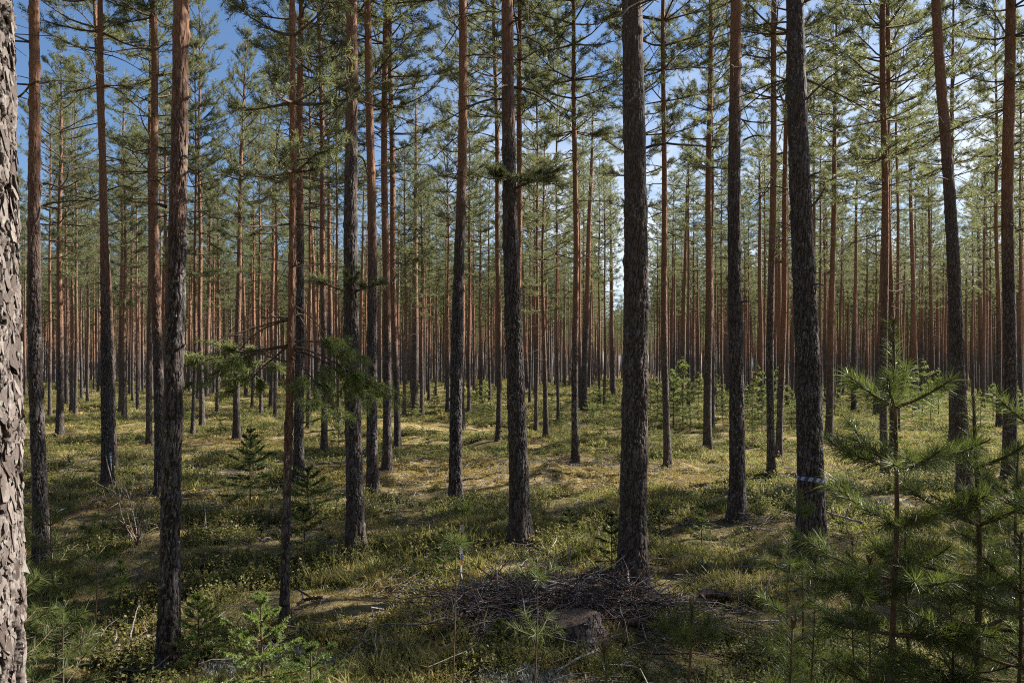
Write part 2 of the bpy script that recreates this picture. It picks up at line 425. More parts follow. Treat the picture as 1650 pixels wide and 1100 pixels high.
def trunk_mesh(rb, rt, zt, ht, lean, seed, level, bow=0.0, zmax_fine=6.0, flake=None):
    """level 2: modelled bark plates, 1: medium, 0: plain rings"""
    sd = seed * 1.7
    if level == 2:
        dz = .009 if flake is None else .004
        z = np.concatenate([np.arange(-.25, zmax_fine, dz), np.arange(zmax_fine, ht, .15), [ht]]); nth = 150 if flake is None else 320
    elif level == 1:
        z = np.concatenate([np.arange(-.25, .6, .05), np.arange(.6, ht, .22), [ht]]); nth = 26
    else:
        z = np.concatenate([[-.2, 0, .12, .3], np.linspace(.8, ht, 12)]); nth = 12
    th = np.arange(nth) * 2 * PI / nth
    Z, TH = np.meshgrid(z, th, indexing='ij')
    r = trunk_radius(Z, rb, rt, zt, ht)
    flare = np.exp(-np.clip(Z, 0, None) / .20) * (.46 + .16 * np.sin(TH * 3 + sd) + .10 * np.sin(TH * 5 + sd * 2))
    r = r * (1 + flare)
    attrs = {}
    if level == 2:
        cx, cy = np.cos(TH), np.sin(TH)
        X, Y = cx * rb, cy * rb
        wx = fbm(X * 22, Y * 22, Z * 9, seed, 3); wy = fbm(X * 60, Y * 60, Z * 30, seed + 3, 3)
        s1, s2, st = (34.0, 80.0, .22) if flake is None else (26.0, 58.0, .17)
        wz = fbm(X * 90, Y * 90, Z * 40, seed + 5, 3)
        f1, f2, cid = voronoi(X * s1 + 1.0 * wx + .5 * wy + .22 * wz, Y * s1 + 1.0 * wx - .5 * wy + .22 * wz, Z * s1 * st + 1.1 * wx + .8 * wy, seed + 40)
        g1, g2, cid2 = voronoi(X * s2 + .8 * wy + .4 * wz, Y * s2 + .8 * wy - .4 * wz, Z * s2 * .33 + .9 * wx + .6 * wy, seed + 60)
        edge = f2 - f1
        coarse = sstep(.03, .13 + .10 * cid, edge + .10 * wz)
        step = np.floor((edge * 2.2 + .8 * wy + .5 * cid2) * 3.2) / 3.2             # layered flakes: sharp ledges towards the middle of a plate
        lay = np.clip(step, -.2, 1.0)
        hi = 1 - .8 * sstep(1.6, 4.5, Z)
        if flake is not None: hi = hi * 0 + 1
        dep = (.0075 if flake is None else flake) * (.5 + .5 * min(1, rb / .1))
        fn = fbm(X * 190, Y * 190, Z * 95, seed + 9, 3)
        r = r + hi * (dep * (coarse - .7) * (.7 + .4 * cid) + dep * (.55 if flake is None else .9) * lay + dep * .25 * (cid2 - .5) + (.0022 if flake is None else .0030) * fn) + .006 * wx
        zk = .9 + (seed % 5) * .07
        while zk < zmax_fine:                                                        # old branch whorls: a low collar with knots
            ph = seed * 1.3 + zk * 7
            r = r + np.exp(-((Z - zk + .012 * np.sin(TH * 2 + ph)) / .028) ** 2) * (.0035 + .007 * np.clip(np.sin(TH * 3 + ph), 0, 1) ** 6)
            zk += .34 + .13 * math.sin(seed + zk * 3)
        pl = coarse * (.55 + .45 * sstep(.02, .10, g2 - g1))
        attrs = {'plate': (pl * (.75 + .25 * np.clip(hi, 0, 1)) + .25 * (1 - hi)).clip(0, 1).ravel(), 'cell': np.clip(.45 * cid2 + .55 * np.clip(lay, 0, 1), 0, 1).ravel()}
    elif level == 1:
        r = r * (1 + .035 * fbm(np.cos(TH) * 2, np.sin(TH) * 2, Z * 2.5, seed, 2))
    ax, ay = trunk_axis(Z, lean, bow, ht, sd)
    V = np.stack([ax + r * np.cos(TH), ay + r * np.sin(TH), Z], -1).reshape(-1, 3)
    n = len(z); i = (np.arange(n - 1)[:, None] * nth); j = np.arange(nth)[None]; k = (j + 1) % nth
    Q = np.stack([i + j, i + k, i + k + nth, i + j + nth], -1).reshape(-1, 4)
    top = np.arange((n - 1) * nth, n * nth)
    m = (BARK_N if flake is None else BARK_F) if level == 2 else BARK
    if flake is not None:                                                             # loose bark scales standing off the close trunk
        rg = np.random.default_rng(seed); vs = [V]; tri = []; qd = [Q]; pa = [attrs['plate']]; ca = [attrs['cell']]; n0 = len(V)
        for q in range(5200):
            zc = rg.uniform(.75, 2.75); tc = rg.uniform(-2.6, 2.2); rr = float(trunk_radius(np.array(zc), rb, rt, zt, ht))
            if vnoise(np.array([tc * 5.5]), np.array([zc * 3.2]), 0, 71)[0] < -.30: continue       # bare furrows
            nn_ = np.array([math.cos(tc), math.sin(tc), 0]); tt = np.array([-math.sin(tc), math.cos(tc), 0]); uu = np.array([0, 0, 1.0])
            w_ = rg.uniform(.004, .013); h_ = w_ * rg.uniform(1.3, 3.4); off = rg.uniform(.001, .010); kk = 8; rot = rg.normal() * .25; lift = rg.uniform(.0, .22); side_ = rg.normal() * .22
            an = np.arange(kk) * 2 * PI / kk + rg.uniform(-.25, .25, kk); pr_ = rg.uniform(.6, 1.15, kk); lx = np.cos(an) * pr_ * w_; lz = np.sin(an) * pr_ * h_
            lx, lz = lx * math.cos(rot) - lz * math.sin(rot), lx * math.sin(rot) + lz * math.cos(rot)
            cx_, cy_ = trunk_axis(np.array([zc]), lean, bow, ht, sd); c_ = np.array([cx_[0], cy_[0], zc]) + nn_ * (rr + off)
            dn = -lz * lift + lx * side_ - lx ** 2 / (2 * rr)
            T1 = c_ + lx[:, None] * tt + lz[:, None] * uu + (dn + rg.uniform(-.0007, .0007, kk))[:, None] * nn_; T0 = c_ + (lx * .8)[:, None] * tt + (lz * .8)[:, None] * uu + (dn - rg.uniform(.003, .006))[:, None] * nn_
            vs.append(np.concatenate([T1, T0])); i_ = np.arange(kk); j_ = (i_ + 1) % kk
            qd.append(np.stack([n0 + kk + i_, n0 + kk + j_, n0 + j_, n0 + i_], 1)); tri.append((n0 + i_)[None])
            pa.append(np.r_[np.full(kk, 1.0), np.full(kk, .15)]); ca.append(np.full(2 * kk, rg.random() ** 1.3)); n0 += 2 * kk
        me_ = make_mesh('pine_trunk', np.concatenate(vs), [np.concatenate(qd), np.concatenate(tri), top[None]], [m], None, False, {'plate': np.concatenate(pa), 'cell': np.concatenate(ca)})
        return me_
    return make_mesh('pine_trunk', V, [Q, top[None]], [m], None, True, attrs)

def stub_mesh(ln, r0, seed, droop=.1, twigs=2):
    rng = np.random.default_rng(seed); g = Geo(); p = [np.zeros(3)]; d = np.array([1.0, 0, rng.uniform(-.1, .35)])
    n = 6
    for q in range(n):
        d = d / np.linalg.norm(d); p.append(p[-1] + d * ln / n); d = d + np.array([0, rng.uniform(-.22, .22), rng.uniform(-.25, .2) - droop * .3])
    g.tube(p, np.linspace(r0, r0 * .35, n + 1), 6, 0)
    for q in range(twigs):
        i = rng.integers(2, n); dd = np.array([.6, rng.uniform(-1, 1), rng.uniform(-.6, .6)]); l2 = ln * rng.uniform(.15, .4)
        g.tube([p[i], p[i] + dd * l2 * .5, p[i] + dd * l2 + [0, 0, -.03]], [r0 * .4, r0 * .3, r0 * .15], 4, 0)
    return g.mesh('dead_branch', [DARKW if seed % 2 else TWIG])

def pine_branch(seed, ln, up=.1, nsh=26, nb=60, nl=.05, shl=1.0, nw=.0022, r0=.012, hang=0.0, bare=.3, needle=None, wood=None):
    """a live bough growing along +X with needle brushes on its side shoots"""
    rng = np.random.default_rng(seed); g = Geo(); A = []; B = []
    n = 8; p = [np.zeros(3)]; d = np.array([1, 0, up])
    for q in range(n):
        d = d / np.linalg.norm(d); p.append(p[-1] + d * ln / n); d = d + np.array([0, rng.uniform(-.15, .15), rng.uniform(-.12, .12) - hang * .1])
    p = np.array(p); g.tube(p, np.linspace(r0, r0 * .3, n + 1), 6, 0)
    for q in range(nsh):
        s = rng.uniform(bare, 1) if q else 1.0
        f = s * n; i = min(n - 1, int(f)); o = p[i] + (p[i + 1] - p[i]) * (f - i)
        T = p[i + 1] - p[i]; T = T / np.linalg.norm(T)
        dd = T * rng.uniform(.4, 1) + np.array([0, rng.choice([-1, 1]) * rng.uniform(.2, .9), rng.uniform(-.25, .35) - hang * .7]) if q else T
        dd = dd / np.linalg.norm(dd); l2 = rng.uniform(.10, .30) * (ln ** .5) * shl
        m = o + dd * l2 * .5 + [0, 0, .01]; e = o + dd * l2 + [0, 0, .03 - hang * .06]
        g.tube([o, m, e], [r0 * .32, r0 * .25, r0 * .16], 4, 0)
        A.append(m); B.append(e)
        for r in range(rng.integers(0, 3)):
            d3 = dd + rng.normal(size=3) * .5; d3 /= np.linalg.norm(d3); A.append(m); B.append(m + d3 * l2 * .5)
            g.tube([m, B[-1]], [r0 * .2, r0 * .12], 3, 0)
    g.blades(A, B, nb, nl, nw, rng, .66, 1)
    return g.mesh('live_branch', [wood or TWIG, needle or NEEDLE])

def orient(o, d, roll=0.0):
    o.rotation_mode = 'XYZ'
    o.rotation_euler = Vector(d).to_track_quat('X', 'Z').to_euler()

N_TREES = []
def add_tree(loc, trunk_me, ht, cb, lean, bow, seed, label, group, crown_set, bark_z, cscale=1.0, sd=None):
    t = thing('pine_tree', label, 'pine tree', loc, group)
    k = link('trunk', trunk_me, t); k['bark_z'] = float(bark_z)
    lc = max(1.5, ht - cb)
    ax, ay = trunk_axis(np.array([cb]), lean, bow, ht, (seed * 1.7) if sd is None else sd)
    bx, by = trunk_axis(np.array([ht]), lean, bow, ht, (seed * 1.7) if sd is None else sd)
    c = link('crown', crown_set[seed % len(crown_set)], t, (float(ax[0]), float(ay[0]), cb))
    s = lc / 6.0; c.scale = (cscale, cscale, s)
    dirv = Vector((float(bx[0] - ax[0]), float(by[0] - ay[0]), lc))
    q = Vector((0, 0, 1)).rotation_difference(dirv)
    c.rotation_euler = (q @ Matrix.Rotation(seed * 2.399, 3, 'Z').to_quaternion()).to_euler()
    N_TREES.append((t, loc.x, loc.y))
    return t

FAR_G = 'pines in the ranks standing behind the nearer trunks'
FAR_L = 'slender straight pine among the many crowded behind the nearer trunks'
# base x, base y, x where it leaves the top (y=0), width at base, width at top, height or None, bark_z, label
T = [
 (66, 905, 61, 23, 15, None, 2.6, 'tall pine beside the flaking grey trunk, its right side sunlit'),
 (174, 782, 163, 18, 8, None, 2.6, 'sunlit pine with a blue striped ribbon hanging low on its bark'),
 (187, 762, 147, 9, 6, None, 2.2, 'thin pine leaning left behind the pine with the blue hanging ribbon'),
 (256, 798, 242, 17, 9, None, 2.0, 'brown pine just left of the thick dark trunk by the bright spruces'),
 (240, 718, 241, 10, 6, None, 2.4, 'shaded pine half hidden behind the brown pine left of the thick dark trunk'),
 (273, 1085, 284, 33, 24, None, 2.7, 'nearest dark pine trunk, standing beside the bright little spruce'),
 (311, 704, 316, 7, 3, 9.4, 2.3, 'slim short pine with its pointed top against blue sky'),
 (325, 688, 322, 9, 5, None, 2.2, 'slim pine right of the short pointed one, beyond the nearest dark trunk'),
 (381, 708, 398, 12, 4, 9.0, 2.2, 'pine leaning right with its open top below the blue sky gap'),
 (483, 775, 490, 17, 8, None, 3.2, 'dark pine directly behind the thin orange pine'),
 (522, 733, 512, 11, 6, None, 2.6, 'grey pine behind the drooping low bough of the thin orange pine'),
 (571, 889, 564, 29, 17, None, 3.4, 'dark pine partly veiled by the low green bough of the orange pine'),
 (601, 795, 587, 19, 11, None, 2.8, 'dark pine close right of the trunk veiled by the low green bough'),
 (626, 756, 625, 15, 8, None, 2.0, 'left one of two slim pines standing close together, lit on its right edge'),
 (640, 725, 631, 11, 7, None, 2.0, 'right one of two slim pines standing close together'),
 (732, 823, 741, 22, 12, None, 3.2, 'straight brown pine standing behind the ribbon hung sapling'),
 (745, 693, 747, 9, 6, None, 1.6, 'orange pine peeping out right of the straight brown pine'),
 (804, 710, 794, 9, 6, None, 1.8, 'orange pine left of the pine with a dark green sprig'),
 (836, 875, 816, 34, 18, None, 3.6, 'pine leaning left with a dark green sprig growing on its trunk'),
 (829, 738, 834, 10, 8, None, 1.4, 'orange pine hidden behind the left leaning pine with the sprig'),
 (864, 695, 863, 7, 4, None, 2.2, 'thin pine lit on its right edge, first right of the sprig pine'),
 (880, 706, 875, 9, 4, 6.8, 1.6, 'short pine whose bushy dark top ends right of the sprig pine'),
 (899, 677, 899, 6, 4, None, 2.0, 'thin pine between the short bushy pine and the one over the sunny clearing'),
 (927, 745, 920, 12, 6, None, 2.0, 'slim brown pine at the back of the sunny mossy clearing'),
 (1022, 945, 1011, 46, 33, None, 5.0, 'thickest pine in the middle, standing in the brushwood by the stump'),
 (1030, 715, 1033, 8, 6, None, 1.5, 'orange pine almost hidden behind the thickest trunk'),
 (1074, 752, 1072, 12, 6, None, 1.9, 'slender pine just right of the thickest trunk'),
 (1141, 724, 1148, 14, 7, None, 2.4, 'front one of two pines overlapping beside the young spruces'),
 (1148, 690, 1150, 8, 5, None, 2.2, 'back one of two pines overlapping beside the young spruces'),
 (1187, 838, 1192, 26, 17, None, 3.9, 'smooth brown pine rising straight between the thickest and the taped trunk'),
 (1241, 768, 1250, 13, 8, None, 2.6, 'dark slim pine left of the taped trunk'),
 (1256, 737, 1267, 11, 6, None, 1.6, 'orange slim pine between the dark slim one and the taped trunk'),
 (1309, 893, 1283, 45, 28, None, 6.0, 'thick dark pine with a blue and white tape round its trunk'),
 (1335, 710, 1347, 13, 7, None, 1.8, 'orange brown pine first right of the taped trunk'),
 (1425, 770, 1422, 13, 9, None, 2.4, 'left one of three pines behind the tall young pine'),
 (1440, 738, 1429, 10, 7, None, 2.4, 'middle one of three pines behind the tall young pine'),
 (1447, 700, 1438, 7, 5, None, 2.0, 'thinnest of three pines behind the tall young pine'),
 (1535, 715, 1537, 13, 8, None, 2.6, 'straight dark pine right behind the left leaning trunk among young pines'),
 (1558, 800, 1517, 24, 14, None, 4.0, 'brown pine leaning clearly left above the young pines'),
 (1627, 775, 1629, 22, 15, None, 3.4, 'upright reddish brown pine by the picture edge behind young pines'),
 (1501, 648, 1502, 7, 4, None, 2.4, None), (1588, 650, 1590, 8, 5, None, 2.4, None), (1611, 690, 1604, 9, 5, None, 2.6, 'thin dark pine left of the reddish brown pine by the picture edge'),
 (97, 702, 100, 12, 6, 9.3, 2.0, 'slim pine leaning near its foot, between the grey trunk pair and the ribbon pine'),
 (30, 645, 31, 6, 4, None, 2.2, None), (37, 628, 37, 5, 3, None, 2.2, None), (81, 673, 82, 6, 4, None, 1.7, None), (92, 631, 91, 5, 4, None, 1.5, None),
 (107, 654, 105, 6, 4, None, 2.0, None), (115, 664, 115, 6, 4, None, 1.6, None), (122, 668, 121, 6, 4, None, 2.4, None), (131, 643, 132, 5, 3, None, 2.2, None),
 (141, 649, 140, 5, 3, None, 2.2, None), (152, 628, 152, 4, 3, None, 1.9, None), (158, 632, 159, 4, 3, None, 1.9, None), (199, 677, 201, 8, 5, 8.8, 1.7, None),
 (214, 650, 213, 5, 3, None, 1.7, None), (222, 662, 221, 5, 3, None, 1.8, None), (228, 633, 228, 4, 3, None, 2.8, None), (267, 672, 266, 8, 4, None, 1.8, None),
 (350, 672, 350, 7, 4, 8.6, 2.0, None), (407, 658, 408, 5, 3, None, 1.8, None), (420, 668, 420, 6, 4, None, 2.0, None), (443, 676, 445, 6, 4, None, 2.0, None),
 (497, 692, 498, 7, 4, None, 1.8, None), (509, 650, 509, 5, 3, None, 2.4, None), (545, 690, 545, 6, 4, None, 2.0, None), (651, 672, 650, 6, 4, 9.0, 1.8, None), (663, 635, 664, 4, 3, None, 2.2, None),
 (671, 658, 671, 5, 3, None, 2.0, None), (679, 671, 678, 7, 4, 8.0, 1.8, None), (691, 645, 691, 5, 3, None, 2.0, None), (703, 636, 704, 4, 3, None, 2.2, None),
 (720, 666, 720, 6, 4, None, 1.7, None), (755, 670, 755, 6, 4, None, 2.2, None), (764, 632, 764, 5, 3, None, 2.0, None), (775, 652, 774, 6, 4, None, 2.0, None),
 (789, 647, 789, 5, 3, None, 2.0, None), (836, 654, 837, 5, 3, None, 1.8, None), (854, 650, 853, 5, 3, None, 2.2, None), (933, 646, 934, 5, 3, None, 1.8, None),
 (940, 644, 940, 6, 4, None, 2.2, None), (966, 649, 966, 5, 3, None, 2.4, None), (974, 656, 973, 5, 3, None, 2.4, None), (984, 634, 985, 4, 3, None, 2.4, None),
 (1041, 628, 1041, 4, 3, None, 2.2, None), (1059, 632, 1058, 5, 3, None, 2.2, None), (1098, 633, 1099, 5, 4, None, 1.7, None), (1116, 638, 1117, 6, 4, None, 2.2, None),
 (1164, 654, 1164, 5, 3, None, 2.0, None), (1199, 640, 1199, 5, 3, None, 2.0, None), (1207, 641, 1206, 4, 3, None, 1.7, None), (1231, 660, 1231, 5, 3, None, 2.0, None),
 (1268, 654, 1268, 5, 3, None, 1.9, None), (1277, 642, 1277, 5, 3, None, 2.2, None), (1323, 668, 1323, 6, 4, None, 1.8, None), (1358, 636, 1358, 4, 3, None, 2.0, None),
 (1398, 640, 1398, 5, 4, None, 1.8, None), (1411, 646, 1411, 6, 4, None, 2.4, None), (1597, 656, 1597, 5, 3, None, 2.0, None), (1645, 680, 1646, 7, 5, None, 2.4, None),
]
TREE = {}
for i, (xb, yb, xt, wb, wt, ht, bz, lab) in enumerate(T):
    b = at(xb, yb); y = b.y
    rb = wb / 2 * y / F; rt = wt / 2 * y / F
    zt = EYE - b.z + HOR / F * y                              # height at which it leaves the frame
    H = ht or random.uniform(10.6, 12.8)
    if y < 12: H = max(H, 12.0)
    if zt > H - 1.2:
        rt = rb * .45; zt = H * .7
    lean = ((xt - xb) / F * y / (EYE - b.z + HOR / F * y), random.uniform(-.006, .006))
    lvl = 2 if y < 11.5 else 1
    bw_ = 0.0 if (xb, yb) in ((836, 875), (571, 889), (1309, 893), (174, 782)) else random.uniform(.02, .055) * random.choice((-1, 1))
    me = trunk_mesh(rb * (.92 if lvl == 2 else .96), rt * (.95 if lvl == 2 else 1), zt, H, lean, i + 1, lvl, bw_, min(6.2, EYE + .62 * y))
    cb = H * random.uniform(.43, .52) if y > 11 else H * .5
    if ht: cb = H * .42
    t = add_tree(b, me, H, cb, lean, bw_, i + 1, lab or FAR_L, None if lab else FAR_G, CROWN_HI if y < 26 else CROWN_MID, bz,
                 random.uniform(.85, 1.2) * (1 if not ht else .75))
    TREE[(xb, yb)] = (t, rb, rt, zt, lean, y)
    if y < 16:                                                # snapped dead stubs on the nearer trunks
        for s in range(random.randint(2, 4)):
            z = random.uniform(2.0, min(5.5, 1.65 + .46 * y)); az = random.uniform(0, 2 * PI)
            r = float(trunk_radius(np.array(z), rb, rt, zt, H))
            o = link('dead_branch', stub_mesh(random.uniform(.06, .16) if z < 3 else random.uniform(.15, .7), .011, i * 7 + s, .3, 1), t,
                     (lean[0] * z + math.cos(az) * r * .8, lean[1] * z + math.sin(az) * r * .8, z))
            o.rotation_euler = (0, random.uniform(-.3, .3), az)

def on_trunk(key, py):                                         # local point on a placed trunk's axis at picture row py
    t, rb, rt, zt, lean, y = TREE[key]
    z = EYE - (py - HOR) / F * y - t.location.z
    r = rb + (rt - rb) * min(1, max(0, z / zt))
    return t, Vector((lean[0] * z, lean[1] * z, z)), r

# the thin orange pine with its low bough
eb = at(461, 1022)
E_lean = ((472 - 461) / F * eb.y / (EYE - eb.z + HOR / F * eb.y), 0)
eme = trunk_mesh(12.6 / 2 * eb.y / F, 8 / 2 * eb.y / F, EYE + HOR / F * eb.y, 7.2, E_lean, 77, 2, 0, 4.2)
ET = add_tree(eb, eme, 7.2, 2.75, E_lean, 0, 77, 'thin orange barked pine carrying a low drooping bough, behind the bright spruces', None, CROWN_HI, .95, .52)
ET.children[0]['bark_orange'] = .9
def e_branch(seed, py, dirv, ln, **kw):
    z = EYE - (py - HOR) / F * eb.y - eb.z
    o = link('live_branch', pine_branch(seed, ln, **kw), ET, (E_lean[0] * z, 0, z)); orient(o, dirv)
EB = dict(nb=72, nl=.043, nw=.0028, needle=NEEDLE_L)  # paler needle colour stands in for sun on the low bough
e_branch(1, 556, (-1, .15, -.34), .54, nsh=20, bare=.38, hang=.15, shl=1.3, r0=.009, **EB)
e_branch(2, 556, (-1, -.45, -.26), .44, nsh=16, bare=.3, hang=.3, shl=1.4, r0=.008, **EB)
e_branch(3, 551, (1, .1, .02), .36, nsh=16, bare=.35, hang=.5, shl=1.3, r0=.008, **EB)
e_branch(4, 556, (1, -.3, -.36), .50, nsh=24, bare=.3, hang=.3, shl=1.4, r0=.008, **EB)
e_branch(5, 560, (1, .5, -.55), .46, nsh=20, bare=.3, hang=.3, shl=1.4, r0=.008, **EB)
e_branch(6, 557, (-.7, .7, -.42), .46, nsh=16, bare=.4, hang=.3, shl=1.4, r0=.008, **EB)
e_branch(7, 570, (.7, -.6, -.75), .40, nsh=16, bare=.3, hang=.4, shl=1.4, r0=.007, **EB)
for k in range(7):
    z = random.uniform(1.75, 2.9); az = random.uniform(0, 6.28)
    o = link('dead_branch', stub_mesh(random.uniform(.15, .5), .006, 500 + k, .5, 4), ET, (E_lean[0] * z, 0, z)); o.rotation_euler = (0, random.uniform(-.2, .5), az)

# green sprig on the left leaning pine, twiggy stubs on the taped pine
t, p, r = on_trunk((836, 875), 305)
for k, (d, ln) in enumerate((((1, -.5, .12), .36), ((.25, -1, .0), .26), ((-.5, -1, -.1), .18), ((1, -.1, -.15), .30))):
    o = link('live_branch', pine_branch(30 + k, ln, nsh=15, nb=46, nw=.0036, bare=.2, shl=1.1), t, p + Vector(d).normalized() * r * .8 + Vector((0, 0, .03 * k))); orient(o, d)
t, p, r = on_trunk((571, 889), 470)
for k, (d, ln) in enumerate((((.9, -.6, .1), .24), ((-.9, -.7, .0), .22), ((.1, -1, .3), .2))):
    o = link('live_branch', pine_branch(40 + k, ln, nsh=10, nb=50, bare=.1), t, p + Vector(d).normalized() * r * .8); orient(o, d)
t, p, r = on_trunk((571, 889), 150)
for k, (d, ln) in enumerate((((.9, -.4, .3), .6), ((-.9, -.5, .2), .7))):
    o = link('live_branch', pine_branch(44 + k, ln, nsh=16, nb=40, bare=.4), t, p + Vector(d).normalized() * r * .8); orient(o, d)
for py, d, ln in ((178, (1, -.2, 1.1), .42), (8, (1, -.3, .35), .5), (60, (-1, -.2, .5), .45), (290, (.8, -.6, .3), .12), (340, (1, -.3, .45), .22), (215, (-.4, -1, .8), .14)):
    t, p, r = on_trunk((1309, 893), py)
    o = link('dead_branch', stub_mesh(ln, .013, int(py), .0, 0), t, p + Vector(d).normalized() * r * .7); orient(o, d)

# flaking grey trunk at the very left, close to the lens
gz = float(ground_h(-1.12, 1.62))
fme = trunk_mesh(.120, .100, 3.0, 13.0, (-.022, 0), 55, 2, 0, 3.0, .0080)
ft = add_tree(Vector((-1.117, 1.62, gz)), fme, 13.0, 6.4, (-.022, 0), 0, 55, 'big flaking grey barked trunk cut off by the left picture edge', None, CROWN_HI, 9.0, 1.0)

# ------------------------------------------------------------------ the ranks behind (individual trees), then the far forest
TRUNKS = [(trunk_mesh(.075 + .012 * k, .035 + .006 * k, 9, 11.6, ((-1) ** k * .006 * k, .004 * k), 900 + k, 0), k) for k in range(6)]
occ = [(x, y) for _, x, y in N_TREES]
def free(x, y, d):
    return all((x - a) ** 2 + (y - b) ** 2 > d * d for a, b in occ)
fill = 0; tries = 0
while fill < 190 and tries < 60000:
    tries += 1
    y = math.sqrt(random.uniform(27 ** 2, 64 ** 2)); x = random.uniform(-.69, .69) * y
    if not free(x, y, 1.75): continue
    if 25 < y and abs(x / y - .148) < .045 and random.random() < .85: continue      # the lighter aisle in the middle
    occ.append((x, y)); fill += 1
    me, k = TRUNKS[fill % 6]
    s = random.uniform(.86, 1.12)
    loc = Vector((x, y, float(ground_h(x, y))))
    t = add_tree(loc, me, 11.6, 11.6 * random.uniform(.59, .69), ((-1) ** k * .006 * k, .004 * k), 0, fill, FAR_L, FAR_G, CROWN_MID, random.uniform(1.5, 3.4), random.uniform(.8, 1.15), sd=(900 + k) * 1.7)
    t.scale = (s, s, s * random.uniform(.94, 1.04)); t.rotation_euler = (0, 0, random.uniform(0, 6.28))
# trees beside the view, whose shade falls into it
side = [(8.7, 10.4), (9.7, 11.9), (10.8, 9.3), (12.0, 13.3), (12.8, 9.7), (-9.5, 6.0), (-12, 10), (-8.5, 9.5), (-15.5, 14.0), (-18.5, 21), (-14, 18.6)]
for k, (x, y) in enumerate(side):
    me, q = TRUNKS[k % 6]
    loc = Vector((x, y, float(ground_h(x, y))))
    t = add_tree(loc, me, 11.6, 5.6, ((-1) ** q * .006 * q, .004 * q), 0, 60 + k, 'straight pine standing just beside the edge of the view', 'pines beside the view', CROWN_HI, random.uniform(2, 3.5), random.uniform(.9, 1.2), sd=(900 + q) * 1.7)
    t.rotation_euler = (0, 0, k * 1.3)
for k, (x, y) in enumerate(((5.7, 3.9), (6.7, 5.1), (5.0, 2.7), (6.3, 3.2))):  # low pines out of view, added to shade the young pines at right
    me, q = TRUNKS[k]
    t = add_tree(Vector((x, y, float(ground_h(x, y)))), me, 11.6, 4.4, ((-1) ** q * .006 * q, .004 * q), 0, 80 + k, 'unseen short bushy pine added beside the view to shade the young pines', 'short shade pines added beside the view', CROWN_HI, 2.0, 1.6, sd=(900 + q) * 1.7)
    t.scale = (.5, .5, .5)

def gn_scatter(name, pts, rots, scls, idx, meshes, label):
    coll = bpy.data.collections.new(name + '_kinds')
    for k, me in enumerate(meshes):
        coll.objects.link(bpy.data.objects.new('%s_kind_%02d' % (name, k), me))
    me = bpy.data.meshes.new(name); n = len(pts)
    me.vertices.add(n); me.vertices.foreach_set('co', np.asarray(pts, np.float32).ravel())
    a = me.attributes.new('rot', 'FLOAT_VECTOR', 'POINT'); a.data.foreach_set('vector', np.asarray(rots, np.float32).ravel())
    a = me.attributes.new('scl', 'FLOAT_VECTOR', 'POINT'); a.data.foreach_set('vector', np.asarray(scls, np.float32).ravel())
    a = me.attributes.new('idx', 'INT', 'POINT'); a.data.foreach_set('value', np.asarray(idx, np.int32))
    me.update()
    o = link(name, me); tag(o, label, None, None, 'stuff')
    ng = bpy.data.node_groups.new(name, 'GeometryNodeTree')
    ng.interface.new_socket('Geometry', in_out='INPUT', socket_type='NodeSocketGeometry'); ng.interface.new_socket('Geometry', in_out='OUTPUT', socket_type='NodeSocketGeometry')
    gi = ng.nodes.new('NodeGroupInput'); go = ng.nodes.new('NodeGroupOutput')
    ip = ng.nodes.new('GeometryNodeInstanceOnPoints'); ci = ng.nodes.new('GeometryNodeCollectionInfo')
    ci.inputs['Collection'].default_value = coll; ci.inputs['Separate Children'].default_value = True; ci.inputs['Reset Children'].default_value = True
    def attr(nm, ty):
        q = ng.nodes.new('GeometryNodeInputNamedAttribute'); q.data_type = ty; q.inputs['Name'].default_value = nm; return q.outputs['Attribute']
    ng.links.new(gi.outputs[0], ip.inputs['Points']); ng.links.new(ci.outputs[0], ip.inputs['Instance'])
    ip.inputs['Pick Instance'].default_value = True
    ng.links.new(attr('idx', 'INT'), ip.inputs['Instance Index']); ng.links.new(attr('rot', 'FLOAT_VECTOR'), ip.inputs['Rotation']); ng.links.new(attr('scl', 'FLOAT_VECTOR'), ip.inputs['Scale'])
    ng.links.new(ip.outputs[0], go.inputs[0])
    md = o.modifiers.new('scatter', 'NODES'); md.node_group = ng
    return o

def whole_tree(k):                                            # one mesh for the far forest
    rng = np.random.default_rng(50 + k); g = Geo()
    me = CROWN_LOW[k]; n = len(me.vertices); co = np.empty(n * 3, np.float32); me.vertices.foreach_get('co', co); co = co.reshape(-1, 3) * [1, 1, .72] + [0, 0, 7.6]
    tn = np.empty(n, np.float32); me.attributes['tint'].data.foreach_get('value', tn)
    for sides in (3, 4):
        f = np.array([list(p.vertices) for p in me.polygons if len(p.vertices) == sides], np.int32)
        mi = np.array([p.material_index for p in me.polygons if len(p.vertices) == sides], np.int32)
        for m in (0, 1):
            if (mi == m).any(): g.add(co, f[mi == m], m, tn)
    z = np.array([-.2, .1, .4, 2, 4, 6, 8, 10, 11.7])
    g.tube(np.stack([.02 * np.sin(z), 0 * z, z], 1), np.interp(z, [0, .3, 11.7], [.11, .085, .015]), 7, 2, False)
    return g.mesh('far_pine', [TWIG, NEEDLE, BARK_FAR])
